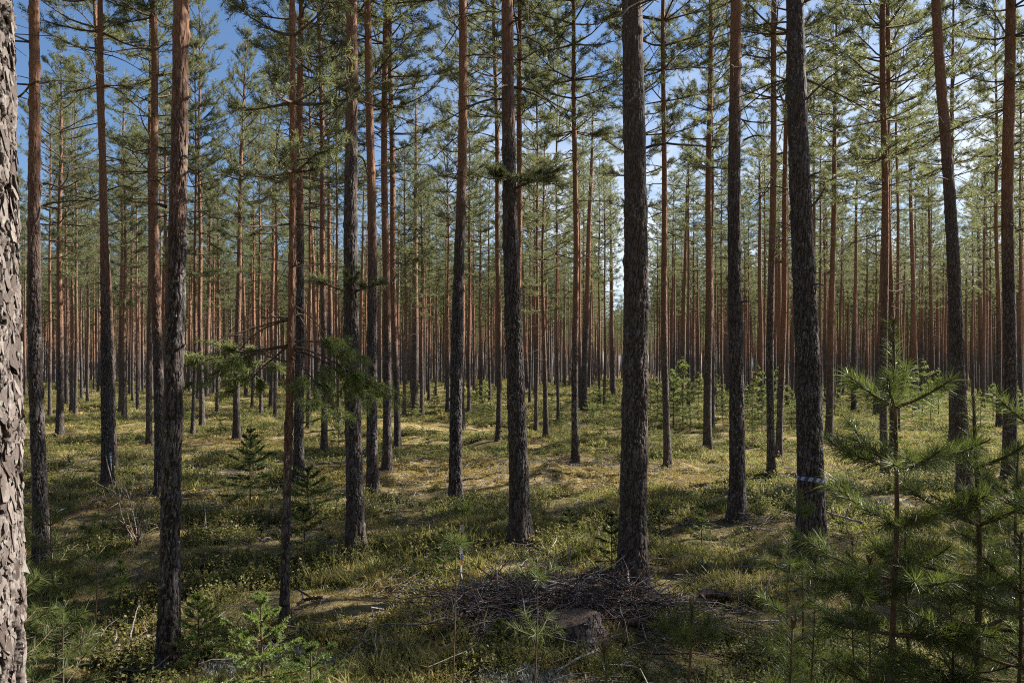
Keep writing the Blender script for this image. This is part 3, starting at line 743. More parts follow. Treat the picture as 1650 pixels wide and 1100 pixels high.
def bark_far():
    m, nt = mat_new('far_pine_bark')
    tc = N(nt, 'ShaderNodeTexCoord').outputs['Object']; oi = N(nt, 'ShaderNodeObjectInfo').outputs['Random']
    z = N(nt, 'ShaderNodeSeparateXYZ'); L(nt, tc, z.inputs[0])
    f = mrange(nt, math_(nt, 'SUBTRACT', z.outputs[2], math_(nt, 'MULTIPLY', oi, 3.5)), 1.2, 3.4)
    c = mix(nt, f, (.135, .115, .108), (.235, .145, .098))
    c = mix(nt, mrange(nt, noise(nt, mapping(nt, tc, (8, 8, 3)), 1, 3), .5, .75), c, (.12, .08, .06))
    out_bsdf(nt, c, .9, None, .15); return m
BARK_FAR = bark_far()
FARK = [whole_tree(k) for k in range(4)]
P = []
cell = 3.1
for gxk in np.arange(-270, 270, cell):
    for gyk in np.arange(-22, 345, cell):
        x = gxk + random.uniform(0, cell); y = gyk + random.uniform(0, cell)
        if y < 60:
            if y > -6 and abs(x) < .72 * max(y, 0) + 7 + (0 if x < 0 else 15): continue
            if math.hypot(x, y) < 7 or math.hypot(x, y) > 48: continue
            if x > 0 and y > -4 and (x < 27 or random.random() < .45): continue
        elif y < 65 and abs(x) < .69 * y: continue
        if y > 65 and abs(x) > .80 * y + 6: continue
        if 0 < y < 115 and abs(x / y - .148) < .035: continue
        P.append((x, y))
for k in range(1500):                                         # the stand is tightest in the first ranks behind the counted trees
    y = math.sqrt(random.uniform(64 ** 2, 120 ** 2)); x = random.uniform(-.76, .76) * y
    if abs(x / y - .148) < .03 or random.random() < .35: continue
    P.append((x, y))
for gxk in np.arange(-24, 24, 2.3):  # dense unseen pines behind the camera, added to keep sky light off trunk fronts
    for gyk in np.arange(-26, -3, 2.3):
        P.append((gxk + random.uniform(0, 2.3), gyk + random.uniform(0, 2.3)))
P = np.array(P); n = len(P)
gn_scatter('distant_pine_forest', np.column_stack([P, ground_h(P[:, 0], P[:, 1])]), np.column_stack([RNG.normal(0, .012, n), RNG.normal(0, .012, n), RNG.random(n) * 6.28]),
           np.column_stack([(.85 + .35 * RNG.random(n))] * 2 + [.85 + .25 * RNG.random(n)]), RNG.integers(0, 4, n), FARK, 'dense far pine forest closing the view in all directions')

# ------------------------------------------------------------------ ground cover (stuff)
def tuft_bilberry(seed):
    rng = np.random.default_rng(seed); g = Geo()
    for k in range(11):
        az, rr = rng.random() * 6.28, rng.random() * .075; b = np.array([math.cos(az) * rr, math.sin(az) * rr, -.02])
        h = rng.uniform(.06, .15); tip = b + [rng.normal() * .035, rng.normal() * .035, h]
        mid = (b + tip) / 2 + [rng.normal() * .01, rng.normal() * .01, 0]
        g.tube([b, mid, tip], [.0016, .0013, .0008], 3, 0, False)
        m = 13
        t = rng.uniform(.3, 1, m)[:, None]; P_ = np.where(t < .5, b + (mid - b) * t * 2, mid + (tip - mid) * (t * 2 - 1))
        D = rng.normal(size=(m, 3)); D[:, 2] = np.abs(D[:, 2]) * .5 + .1; D /= np.linalg.norm(D, axis=1)[:, None]
        S = np.cross(D, [0, 0, 1] + rng.normal(size=(m, 3)) * .4); S /= np.linalg.norm(S, axis=1)[:, None] + 1e-9
        l = rng.uniform(.010, .019, m)[:, None]
        V = np.stack([P_, P_ + D * l * .5 + S * l * .34, P_ + D * l, P_ + D * l * .5 - S * l * .34], 1).reshape(-1, 3)
        g.add(V, np.arange(m * 4).reshape(-1, 4), 1, np.repeat(rng.random(m), 4))
    return g.mesh('bilberry_tuft', [STEM, BILB], False)
def tuft_blades(seed, n, h, w, spread, mat):
    rng = np.random.default_rng(seed); g = Geo()
    az = rng.random(n) * 6.28; rr = np.sqrt(rng.random(n)) * spread; B = np.stack([np.cos(az) * rr, np.sin(az) * rr, np.full(n, -.01)], 1)
    D = rng.normal(size=(n, 3)) * .42; D[:, 2] = 1; D /= np.linalg.norm(D, axis=1)[:, None]
    l = h * rng.uniform(.45, 1.1, n); S = np.cross(D, rng.normal(size=(n, 3))); S /= np.linalg.norm(S, axis=1)[:, None]
    bend = rng.normal(size=(n, 3)) * .25; bend[:, 2] = -.15
    M_ = B + D * (l * .55)[:, None]; Tp = B + D * l[:, None] + bend * l[:, None] * .6
    V = np.stack([B - S * w, B + S * w, M_ + S * w * .8, M_ - S * w * .8, Tp], 1).reshape(-1, 3); i = np.arange(n) * 5
    tn = np.repeat(rng.random(n), 5)
    g.add(V, np.stack([i, i + 1, i + 2, i + 3], 1), 0, tn); g.f[3].append(np.stack([i + 3, i + 2, i + 4], 1).astype(np.int32)); g.m[3].append(np.zeros(n, np.int32))
    return g.mesh('tuft', [mat], False)
def tuft_litter(seed):
    rng = np.random.default_rng(seed); g = Geo()
    for k in range(7):
        a = rng.random() * 6.28; p = np.array([rng.normal() * .1, rng.normal() * .1, .008 + rng.random() * .03]); l = rng.uniform(.06, .22)
        d = np.array([math.cos(a), math.sin(a), rng.normal() * .12]); q = p + d * l * .5 + [rng.normal() * .015, rng.normal() * .015, .01]
        g.tube([p, q, p + d * l], [.003, .0026, .0014], 3, 0, False)
    return g.mesh('twig_litter', [GREY])
BILB = leaf_mat('bilberry_leaves', (.080, .098, .030), (.185, .195, .064), (.27, .31, .07), .5, .25, .34, ((.25, .21, .075), .7))
STRAW = leaf_mat('dry_grass', (.27, .240, .110), (.47, .40, .215), (.50, .44, .19), .6, .15, .35, ((.20, .19, .07), .7))
MOSS = leaf_mat('feather_moss', (.24, .210, .075), (.46, .375, .16), (.46, .38, .13), .8, .1, .25, ((.31, .215, .08), .8))
LICHEN = leaf_mat('reindeer_lichen', (.20, .21, .18), (.33, .34, .30), (.3, .3, .26), .9, .1, .15)
HEATH = leaf_mat('heath_shoots', (.090, .100, .034), (.225, .220, .085), (.32, .33, .09), .6, .15, .34, ((.31, .265, .115), .7))
BIL = [tuft_bilberry(k) for k in range(4)]
GRS = [tuft_blades(10 + k, 34, .115, .0022, .075, STRAW) for k in range(3)]
HEA = [tuft_blades(20 + k, 46, .11, .0040, .085, HEATH) for k in range(3)]
MOS = [tuft_blades(30 + k, 90, .045, .0050, .10, MOSS) for k in range(3)]
LIC = [tuft_blades(40 + k, 110, .035, .0045, .07, LICHEN) for k in range(2)]
LIT = [tuft_litter(k) for k in range(3)]
def band(y0, y1, dens):
    a = .74; m = int((a * (y1 * y1 - y0 * y0) + 3 * (y1 - y0)) * dens)
    y = np.sqrt(RNG.uniform(y0 * y0, y1 * y1, m)); x = RNG.uniform(-1, 1, m) * (a * y + 1.5)
    return np.stack([x, y], 1)
G = np.concatenate([band(1.6, 5, 300), band(5, 9, 190), band(9, 15, 100), band(15, 26, 46), band(26, 45, 17), band(45, 90, 5)])
gd = G[:, 1]
f_bil = fbm(G[:, 0] / 1.3, G[:, 1] / 1.3, 0, 21, 3); f_dry = fbm(G[:, 0] / 2.4, G[:, 1] / 2.4, 0, 22, 3)
# the open mossy patch in the middle of the photo stays short
patch = litter(G[:, 0], G[:, 1])
sx, sy = flat(912, 1028)
thin = np.exp(-(((G[:, 0] - sx) / .26) ** 2 + ((G[:, 1] - sy + .12) / .30) ** 2)) + .75 * np.exp(-(((G[:, 0] - flat(900, 965)[0]) / .9) ** 2 + ((G[:, 1] - flat(900, 965)[1]) / .35) ** 2)) + .22 * patch
keep = (RNG.random(len(G)) > thin) & ~((fbm(G[:, 0] / .55, G[:, 1] / .42, 0, 51, 3) < -.12) & (RNG.random(len(G)) < .7))
G, gd, f_bil, f_dry, patch = G[keep], gd[keep], f_bil[keep], f_dry[keep], patch[keep]
pr = RNG.random(len(G))
kind = np.where(f_bil + .25 * (pr - .5) > .08, 0, np.where(f_dry + .3 * (RNG.random(len(G)) - .5) > .22, 1, np.where(RNG.random(len(G)) < .6, 2, 3)))
kind = np.where(RNG.random(len(G)) < .18, RNG.integers(0, 4, len(G)), kind)
kind = np.where((patch > RNG.uniform(.25, .7, len(G))), 3, kind)
GZ = ground_h(G[:, 0], G[:, 1])
base_s = np.interp(gd, [2, 5, 9, 15, 26, 45, 90], [.75, .9, 1.1, 1.35, 1.9, 2.9, 5.0]) * (.6 + .75 * RNG.random(len(G)))
clump = fbm(G[:, 0] / .55, G[:, 1] / .42, 0, 51, 3)
base_s = base_s * (.50 + .95 * sstep(-.22, .32, clump))
base_s = base_s * (1 - .45 * patch)
zscl = np.interp(gd, [2, 8, 12, 20, 45, 90], [.95, .85, .62, .48, .36, .26]) * (.7 + .6 * RNG.random(len(G)))
def scatter(name, sel, meshes, label, mul=1.0):
    n = int(sel.sum())
    gn_scatter(name, np.column_stack([G[sel], GZ[sel]]), np.column_stack([RNG.normal(0, .15, n), RNG.normal(0, .15, n), RNG.random(n) * 6.28]),
               np.column_stack([base_s[sel] * mul, base_s[sel] * mul, base_s[sel] * zscl[sel] * mul]), RNG.integers(0, len(meshes), n), meshes, label)
scatter('bilberry_undergrowth', kind == 0, BIL, 'low leafy bilberry undergrowth covering the forest floor')
scatter('dry_grass', kind == 1, GRS, 'straw coloured thin grass between the shrubs')
scatter('heath_undergrowth', kind == 2, HEA, 'olive heath shoots covering the forest floor')
scatter('moss_cushions', kind == 3, MOS, 'yellowish feather moss on the forest floor', 1.15)
li = band(2.5, 14, 9); G, GZ = li, ground_h(li[:, 0], li[:, 1]); base_s = .8 + .8 * RNG.random(len(G)); zscl = np.ones(len(G))
scatter('twig_litter', np.ones(len(G), bool), LIT, 'scattered thin dead twigs lying on the moss')
mp = band(4, 19, 130); lm = litter(mp[:, 0], mp[:, 1]); mp = mp[RNG.random(len(mp)) < lm * .9]
G, GZ = mp, ground_h(mp[:, 0], mp[:, 1]); base_s = np.interp(mp[:, 1], [4, 19], [.45, 1.0]) * (.5 + .9 * RNG.random(len(mp)) ** 2); zscl = .8 + .6 * RNG.random(len(mp)); sel = RNG.random(len(mp)) < .86
scatter('moss_on_clearing', sel, MOS, 'short pale moss and withered stalks on the sunny clearing')
scatter('litter_on_clearing', ~sel, LIT, 'dead twigs lying on the sunny clearing', .8)
cl = []
for px, py, r, n in ((415, 1082, .13, 30), (365, 1075, .08, 12), (820, 1088, .13, 26), (860, 1095, .08, 12), (1260, 1085, .15, 24), (1400, 820, .45, 120), (1480, 815, .4, 100), (1370, 1070, .14, 60), (510, 1075, .08, 25), (830, 752, .5, 60), (960, 748, .6, 60)):
    c = at(px, py)
    for k in range(n): cl.append((c.x + random.gauss(0, r), c.y + random.gauss(0, r * .6)))
G = np.array(cl); GZ = ground_h(G[:, 0], G[:, 1]); base_s = .5 + .7 * RNG.random(len(G)); zscl = np.ones(len(G))
scatter('reindeer_lichen', np.ones(len(G), bool), LIC, 'pale grey reindeer lichen cushions on the ground')

# ------------------------------------------------------------------ saplings
def young_pine(root, h, seed, nl=.055, nw=.0016, r0=.011, whorls=5, lean=(0, 0), nb=150, spreadlen=.42, top=.28, needle=None, bare=.25, dens=1.0):
    """parts: stem (with leader needles) and every branch of every whorl"""
    rng = np.random.default_rng(seed)
    g = Geo(); zz = np.linspace(-.05, h, 14)
    def ax(z): return np.array([lean[0] * z + .010 * math.sin(z * 5 + seed), lean[1] * z + .010 * math.sin(z * 4 + 2 * seed), z])
    g.tube([ax(z) for z in zz], np.interp(zz, [0, h], [r0, r0 * .28]), 7, 0)
    g.blades([ax(h - top)], [ax(h)], int(nb * 1.5 * dens), nl, nw, rng, .60, 1)
    if bare < .5: g.blades([ax(h - top * 2.1)], [ax(h - top)], int(nb * .7 * dens), nl * .9, nw, rng, .25, 1)
    for b in range(4): g.tube([ax(h), ax(h) + [rng.normal() * .006, rng.normal() * .006, .02]], [.004, .002], 5, 0)
    link('stem', g.mesh('stem', [STEM, needle or NEEDLE_Y]), root)
    zs = [h - top - (h * (1 - bare) - top) * (w / max(1, whorls - 1)) ** .95 for w in range(whorls)]
    for w, z in enumerate(zs):
        nbr = rng.integers(3, 6); a0 = rng.random() * 6.28
        for k in range(nbr):
            az = a0 + 6.28 * k / nbr + rng.normal() * .3
            ln = spreadlen * .9 * (.42 + .58 * min(1, (w + .4) / 2.2)) * rng.uniform(.75, 1.15)
            g = Geo(); n = 6; el = .42 - .13 * w + rng.normal() * .08
            d = np.array([math.cos(az) * math.cos(el), math.sin(az) * math.cos(el), math.sin(el)]); p = [np.zeros(3)]
            for q in range(n):
                p.append(p[-1] + d * ln / n); d = d + np.array([rng.normal() * .04, rng.normal() * .04, .07]); d /= np.linalg.norm(d)
            p = np.array(p); g.tube(p, np.linspace(r0 * .42, .0022, n + 1), 5, 0)
            A = [p[1], p[3], p[4]]; B = [p[3], p[5], p[6]]
            if ln > .2:
                for q in range(rng.integers(3, 6)):
                    i = rng.integers(1, 5); T_ = p[i + 1] - p[i]; T_ /= np.linalg.norm(T_); sd = np.cross(T_, [0, 0, 1]) * rng.choice([-1, 1])
                    e = p[i] + (T_ * .8 + sd * .65 + [0, 0, .1]) * ln * rng.uniform(.25, .42)
                    g.tube([p[i], e], [.003, .0018], 4, 0); A.append(p[i] + (e - p[i]) * .25); B.append(e)
            g.blades(A, B, int(nb * .62 * dens), nl, nw * .88, rng, .60, 1)
            o = link('branch', g.mesh('branch', [STEM, needle or NEEDLE_Y]), root, ax(z))

def spruce_geo(h, seed, needle_l=.016, nw=.0022, spread=.36, nwh=7, nb=46, gaps=.0):
    """returns stem Geo and branch list [(z, Geo)]"""
    rng = np.random.default_rng(seed); st = Geo(); zz = np.linspace(-.04, h, 8)
    st.tube([[.004 * math.sin(9 * z), 0, z] for z in zz], np.interp(zz, [0, h], [.004 + .007 * h, .0022]), 6, 0)
    st.blades([[0, 0, h * .82]], [[0, 0, h]], int(nb * 1.3), needle_l, nw, rng, .55, 1)
    out = []
    for w in range(nwh):
        t = w / (nwh - 1); z = h * (.90 - .78 * t)
        nbr = 5 if w < 5 else 4; a0 = rng.random() * 6.28
        for k in range(nbr):
            if rng.random() < gaps: continue
            az = a0 + 6.28 * k / nbr + rng.normal() * .2; ln = spread * h * (.16 + .84 * t ** .8) * rng.uniform(.75, 1.12); el = .75 - .85 * t + rng.normal() * .07
            d = np.array([math.cos(az) * math.cos(el), math.sin(az) * math.cos(el), math.sin(el)]); p = np.array([d * ln * s + np.array([0, 0, .12 * ln * s * s]) for s in np.linspace(0, 1, 5)])
            g = Geo(); g.tube(p, np.linspace(.0035, .0014, 5), 4, 0); A = [p[0] + (p[1] - p[0]) * .4, p[2]]; B = [p[2], p[4]]
            ns = int(2 + ln / .035)
            for q in range(min(ns, 12)):
                s = rng.uniform(.25, .9); i = int(s * 4); o = p[i] + (p[i + 1] - p[i]) * (s * 4 - i); sd = np.cross(d, [0, 0, 1]); sd /= np.linalg.norm(sd) + 1e-9
                e = o + (d * .8 + sd * rng.choice([-1, 1]) * .7 + [0, 0, rng.normal() * .08]) * ln * rng.uniform(.2, .42) * (1.2 - s * .6)
                A.append(o); B.append(e); g.tube([o, e], [.0018, .001], 3, 0, False)
            g.blades(A, B, nb, needle_l, nw, rng, .55, 1, 1.0, .25)
            out.append((z, g))
    return st, out

def spruce(px, py, h, seed, label, mat, group=None, base=None, split=True, **kw):
    b = base or at(px, py)
    t = thing('spruce_sapling', label, 'spruce sapling', b, group)
    st, brs = spruce_geo(h, seed, **kw)
    link('stem', st.mesh('stem', [STEM, mat]), t)
    for z, g in brs: link('branch', g.mesh('branch', [STEM, mat]), t, (0, 0, z))
    return t

def pine_at(px_base, ytop, dist, label, seed, px_top=None, **kw):
    x = (px_base - CX) / F * dist; z = float(ground_h(x, dist)); top = EYE - (ytop - HOR) / F * dist
    h = top - z; lx = ((px_top if px_top is not None else px_base) - px_base) / F * dist / h
    t = thing('pine_sapling', label, 'young pine', Vector((x, dist, z)))
    young_pine(t, h, seed, lean=(lx, 0), **kw)
    return t

# bright spruces by the nearest dark trunk
spruce(319, 1076, .42, 1, 'bright green little spruce right beside the nearest dark trunk', NEEDLE_B, spread=.48, nb=60, nw=.0022, needle_l=.014)
b = pt(421, 1130, 3.55); b.z = float(ground_h(b.x, b.y))
spruce(0, 0, .52, 2, 'bushy light green spruce with raised finger shoots at the lower picture edge', NEEDLE_B, base=b, spread=.58, nb=75, nw=.0023, needle_l=.015, nwh=6)
b = pt(500, 1140, 3.45); b.z = float(ground_h(b.x, b.y))
spruce(0, 0, .36, 3, 'low wide dark spruce at the foot of the thin orange pine', NEEDLE_S, base=b, spread=.8, nb=55, nwh=5)
spruce(403, 812, .92, 4, 'dark conical spruce alone in the sunny glade behind the orange pine', NEEDLE_S, spread=.40, nb=46, nw=.004, needle_l=.022, nwh=9)
spruce(496, 835, .55, 5, 'small spruce behind the thin orange pine, wide and half lit', NEEDLE_S, spread=.75, nb=46, nw=.0035, needle_l=.02, nwh=6)
spruce(490, 900, .45, 6, 'low spreading spruce right beside the thin orange pine stem', NEEDLE_S, spread=.8, nb=46, nw=.003, needle_l=.018, nwh=5)
spruce(805, 1045, .16, 7, 'tiny light green spruce seedling in front of the brushwood', NEEDLE_B, spread=.55, nb=60, nwh=4)
spruce(985, 930, .50, 8, 'thin dark spruce in shade just left of the thickest trunk', NEEDLE_S, spread=.34, nb=36, nwh=7)
spruce(918, 868, .30, 9, 'little dark spruce between the leaning pine and the thickest trunk', NEEDLE_S, spread=.5, nb=46, nw=.003, nwh=5)
spruce(195, 985, .42, 10, 'light green spruce standing behind the shaded hollow on the left', NEEDLE_B, spread=.34, nb=46, nwh=6)
spruce(100, 1085, .45, 11, 'dim green spruce near the flaking grey trunk', NEEDLE_S, spread=.5, nb=50, nwh=6)
spruce(715, 925, .34, 12, 'small shaded spruce left of the ribbon hung sapling', NEEDLE_S, spread=.45, nb=46, nwh=5)
spruce(1130, 885, .42, 13, 'thin faint spruce on the ground left of the smooth brown pine', NEEDLE_S, spread=.28, nb=36, nwh=6)
# young pines
pine_at(1436, 522, 2.30, 'tallest young pine with long shining needles, its top before the far trunks', 21, 1443, whorls=6, nb=200, spreadlen=.34, top=.24, r0=.0135, nl=.050, nw=.0015, bare=.40)
pine_at(1566, 648, 2.45, 'young pine second in height, right of the tallest young pine', 22, 1574, whorls=6, nb=170, spreadlen=.36, top=.20, r0=.0165, nl=.046, nw=.0015, bare=.35)
pine_at(1606, 868, 2.25, 'low young pine with a crooked stem near the lower right corner', 23, 1648, whorls=4, nb=140, spreadlen=.32, top=.15, r0=.0105, nl=.046, nw=.0015, bare=.35)
pine_at(1457, 838, 2.55, 'young pine with a slanting slim stem below the tallest young pine', 24, 1466, whorls=4, nb=140, spreadlen=.31, top=.16, r0=.010, nl=.046, nw=.0015, bare=.35)
pine_at(1373, 878, 3.0, 'slim shaded young pine in front of the taped trunk, right of its foot', 25, 1377, whorls=3, nb=80, spreadlen=.28, top=.14, r0=.006, bare=.45)
pine_at(1690, 590, 2.15, 'young pine reaching in over the right picture edge', 26, 1700, whorls=5, nb=160, spreadlen=.40, top=.20, r0=.013, nl=.048, nw=.0015, bare=.3)
pine_at(1270, 872, 3.6, 'small pale green young pine left of the taped trunk', 27, 1272, whorls=3, nb=120, spreadlen=.24, top=.14, r0=.005, bare=.45)
pine_at(1095, 978, 1.75, 'dark young pine rising from the lower edge below the thickest trunk', 28, 1108, whorls=2, nb=90, spreadlen=.16, top=.08, r0=.008, nl=.042, nw=.0013, bare=.6)
pine_at(1190, 1008, 1.50, 'nearest dark young pine whose slanting tip rises at the lower edge', 29, 1272, whorls=3, nb=130, spreadlen=.20, top=.14, r0=.007, nl=.045, nw=.0013, bare=.5)
pine_at(1008, 1052, 1.60, 'bright needle tuft of a young pine poking up at the lower picture edge', 30, 975, whorls=2, nb=130, spreadlen=.14, top=.12, r0=.006, nl=.045, bare=.6)
pine_at(152, 830, 5.6, 'small pale young pine in the sun left of the bare bush', 31, 154, whorls=3, nb=110, spreadlen=.22, top=.13, nw=.002, r0=.006, bare=.45)
pine_at(86, 798, 4.3, 'tall thin young pine between the flaking trunk and the bare bush', 32, 86, whorls=4, nb=50, spreadlen=.28, top=.16, nw=.0018, r0=.006, bare=.5)
pine_at(43, 900, 3.2, 'slim young pine pressed against the flaking grey trunk', 33, 42, whorls=4, nb=50, spreadlen=.20, top=.12, r0=.005, bare=.35)
pine_at(104, 975, 3.5, 'shaded young pine behind the dim green spruce', 34, 104, whorls=3, nb=60, spreadlen=.26, top=.1, r0=.005, bare=.3)
pine_at(735, 868, 3.15, 'very thin bare stemmed young pine in front of the ribbon', 35, 730, whorls=1, nb=30, spreadlen=.10, top=.03, r0=.0045, bare=.85)
pine_at(864, 905, 3.4, 'thin shaded young pine in front of the stump', 36, 862, whorls=2, nb=40, spreadlen=.22, top=.08, r0=.0045, bare=.6)
pine_at(1312, 905, 2.9, 'small dim young pine low in front of the taped trunk foot', 41, 1308, whorls=3, nb=110, spreadlen=.24, top=.12, r0=.005, bare=.4)
pine_at(1532, 912, 2.5, 'dark bushy young pine between the slanting and the crooked young pines', 42, 1527, whorls=4, nb=120, spreadlen=.26, top=.12, r0=.007, nl=.046, nw=.0015, bare=.3)
pine_at(1648, 720, 2.9, 'young pine behind the crooked one, touching the right picture edge', 43, 1640, whorls=5, nb=130, spreadlen=.36, top=.18, r0=.011, nl=.046, nw=.0015, bare=.3)
pine_at(1293, 792, 4.6, 'young pine just before the taped trunk with a yellowish tuft', 44, 1290, whorls=3, nb=120, spreadlen=.22, top=.14, r0=.006, bare=.55)
pine_at(1420, 905, 2.2, 'low leafy young pine at the foot of the tallest young pine', 45, 1400, whorls=3, nb=130, spreadlen=.26, top=.12, r0=.006, nl=.046, nw=.0015, bare=.35)
RS = pine_at(744, 808, 5.7, 'ribbon hung little pine with a thin green top', 37, 744, whorls=1, nb=90, spreadlen=.14, top=.08, nw=.002, r0=.0055, bare=.72)

# young growth further back
SPR = []
for k in range(8):
    st, brs = spruce_geo(1.0, 60 + k, needle_l=.036, nw=.0055, spread=.26 + .035 * (k % 4), nwh=6 + k % 4, nb=16 + 3 * (k % 3), gaps=.12 + .07 * (k % 4))
    for z, g2 in brs:
        V = np.concatenate(g2.v); V[:, 2] += z
        n0 = st.n; st.v.append(V); st.n += len(V); st.t += g2.t
        for q in (3, 4):
            st.f[q] += [f + n0 for f in g2.f[q]]; st.m[q] += g2.m[q]
    SPR.append(st.mesh('young_spruce', [STEM, NEEDLE_L]))
cnt = 0
def back_spruce(px, py, h, label='young spruce in the green thicket beyond the trunks', group='young spruces beyond the nearer trunks'):
    global cnt
    b = at(px, py); o = link('young_spruce', SPR[(cnt * 5) % 8], None, b); cnt += 1
    s = h * random.uniform(.65, 1.15); o.scale = (s * random.uniform(.8, 1.25), s * random.uniform(.8, 1.25), s); o.rotation_euler = (0, 0, random.uniform(0, 6.28))
    tag(o, label, 'young spruce', group)
for px, py, h in ((1048, 668, 1.2), (1060, 680, 1.3), (1085, 690, 1.7), (1100, 682, 2.1), (1112, 694, 1.5), (1125, 676, 1.7), (1092, 668, 1.9), (1165, 688, 1.4), (1212, 690, 1.6), (1222, 676, 1.9), (1205, 668, 1.4), (1228, 696, 1.1),
                  (1262, 680, 1.5), (1275, 690, 1.3), (1300, 668, 1.7), (1155, 664, 1.6), (1178, 660, 1.4), (1240, 664, 1.8), (1320, 690, 1.4), (1345, 668, 1.6), (1372, 660, 1.5), (1470, 676, 1.6), (1486, 668, 1.9), (1500, 684, 1.3), (1512, 672, 1.6),
                  (950, 668, 1.3), (962, 674, 1.5), (978, 664, 1.2), (1580, 690, 1.4), (1600, 676, 1.6), (1640, 690, 1.5), (700, 668, 1.1), (672, 676, 1.0), (780, 672, 1.2), (790, 690, .9), (768, 668, 1.1), (815, 672, 1.0), (905, 690, .7), (640, 668, .8), (560, 700, .8),
                  (545, 730, .8), (425, 720, .6), (395, 690, .7), (212, 730, .5), (260, 690, .6), (110, 760, .4), (60, 700, .6), (1070, 660, 1.4), (1010, 655, 1.5), (1140, 652, 1.5), (1190, 650, 1.6), (1255, 652, 1.5), (1420, 655, 1.5), (1545, 660, 1.5)):
    back_spruce(px, py, h)

random.seed(31)
for k in range(70):
    px = random.choice([random.uniform(40, 1600), random.uniform(580, 1000)]); py = 640 + 110 * random.random() ** 1.6
    back_spruce(px, py, random.uniform(.25, .6) * (1 if py > 690 else 1.3), 'knee high spruce seedling on the sunny floor between the trunks', 'spruce seedlings on the floor between the trunks')
# bare bush left of the nearest trunk
def bare_bush():
    b = at(222, 880); t = thing('bare_bush', 'leafless reddish twiggy bush left of the nearest dark trunk', 'bush', b)
    rng = np.random.default_rng(5)
    for k in range(9):
        g = Geo(); az = rng.random() * 6.28; ln = rng.uniform(.45, .85); d = np.array([math.cos(az) * .7, math.sin(az) * .5, 1.0 + rng.random() * .4]); d /= np.linalg.norm(d); p = [np.zeros(3)]
        for q in range(7):
            p.append(p[-1] + d * ln / 7); d = d + rng.normal(size=3) * .14; d /= np.linalg.norm(d)
        g.tube(p, np.linspace(.006, .002, 8), 5, 0)
        for q in range(7):
            i = rng.integers(2, 7); dd = d + rng.normal(size=3) * .7; dd /= np.linalg.norm(dd); l2 = rng.uniform(.12, .34); g.tube([p[i], p[i] + dd * l2 * .5 + rng.normal(size=3) * .01, p[i] + dd * l2], [.003, .0022, .0012], 4, 0)
        link('branch', g.mesh('branch', [REDT if k % 2 else GREY]), t)
bare_bush()

# ------------------------------------------------------------------ stump, brushwood, fallen wood
def stump():
    b = at(912, 1028); t = thing('tree_stump', 'low sawn stump with brown litter on its cut top, in front of the brushwood', 'stump', b)
    n = 56; th = np.arange(n) * 2 * PI / n; zz = np.array([-.1, 0, .04, .075, .10, .12, .128]); ZZ, TH = np.meshgrid(zz, th, indexing='ij')
    r = .172 + .02 * np.sin(TH * 3) + .012 * np.sin(TH * 7 + 1) + .06 * np.exp(-np.clip(ZZ, 0, 1) / .05) * (1 + .5 * np.sin(TH * 5)) + .008 * fbm(np.cos(TH) * 6, np.sin(TH) * 6, ZZ * 12, 3, 3)
    V = np.stack([r * np.cos(TH), r * np.sin(TH), ZZ + .02 * np.cos(TH) * (ZZ > .085)], -1).reshape(-1, 3); k = len(zz)
    i = np.arange(k - 1)[:, None] * n; j = np.arange(n)[None]; q = (j + 1) % n
    sb_ = link('stump_bark', make_mesh('stump_bark', V, [np.stack([i + j, i + q, i + q + n, i + j + n], -1).reshape(-1, 4)], [BARK]), t)
    sb_['bark_z'] = 9.0
    m, nt = mat_new('weathered_cut_wood'); tc = N(nt, 'ShaderNodeTexCoord').outputs['Object']
    c = mix(nt, mrange(nt, noise(nt, tc, 70, 4, .7), .4, .65), (.14, .095, .068), (.34, .25, .185)); c = mix(nt, mrange(nt, noise(nt, tc, 14, 3), .52, .68), c, (.085, .06, .035))
    out_bsdf(nt, c, .9, bump(nt, noise(nt, tc, 60, 4, .7), .9, .01), .15)
    rings = 9; Vc = [[0, 0, .121]]; 
    for a in range(1, rings + 1):
        rr = r[-1] * a / rings * .992; Vc += np.stack([rr * np.cos(th), rr * np.sin(th), .121 + .02 * np.cos(th) * a / rings + .006 * fbm(np.cos(th) * a, np.sin(th) * a, 0, 8, 3)], 1).tolist()
    f3 = [[0, 1 + x, 1 + (x + 1) % n] for x in range(n)]; f4 = [[1 + a * n + x, 1 + (a + 1) * n + x, 1 + (a + 1) * n + (x + 1) % n, 1 + a * n + (x + 1) % n] for a in range(rings - 1) for x in range(n)]
    link('cut_top', make_mesh('cut_top', Vc, [f3, f4], [m]), t)
    g = Geo(); rng = np.random.default_rng(2)
stump()

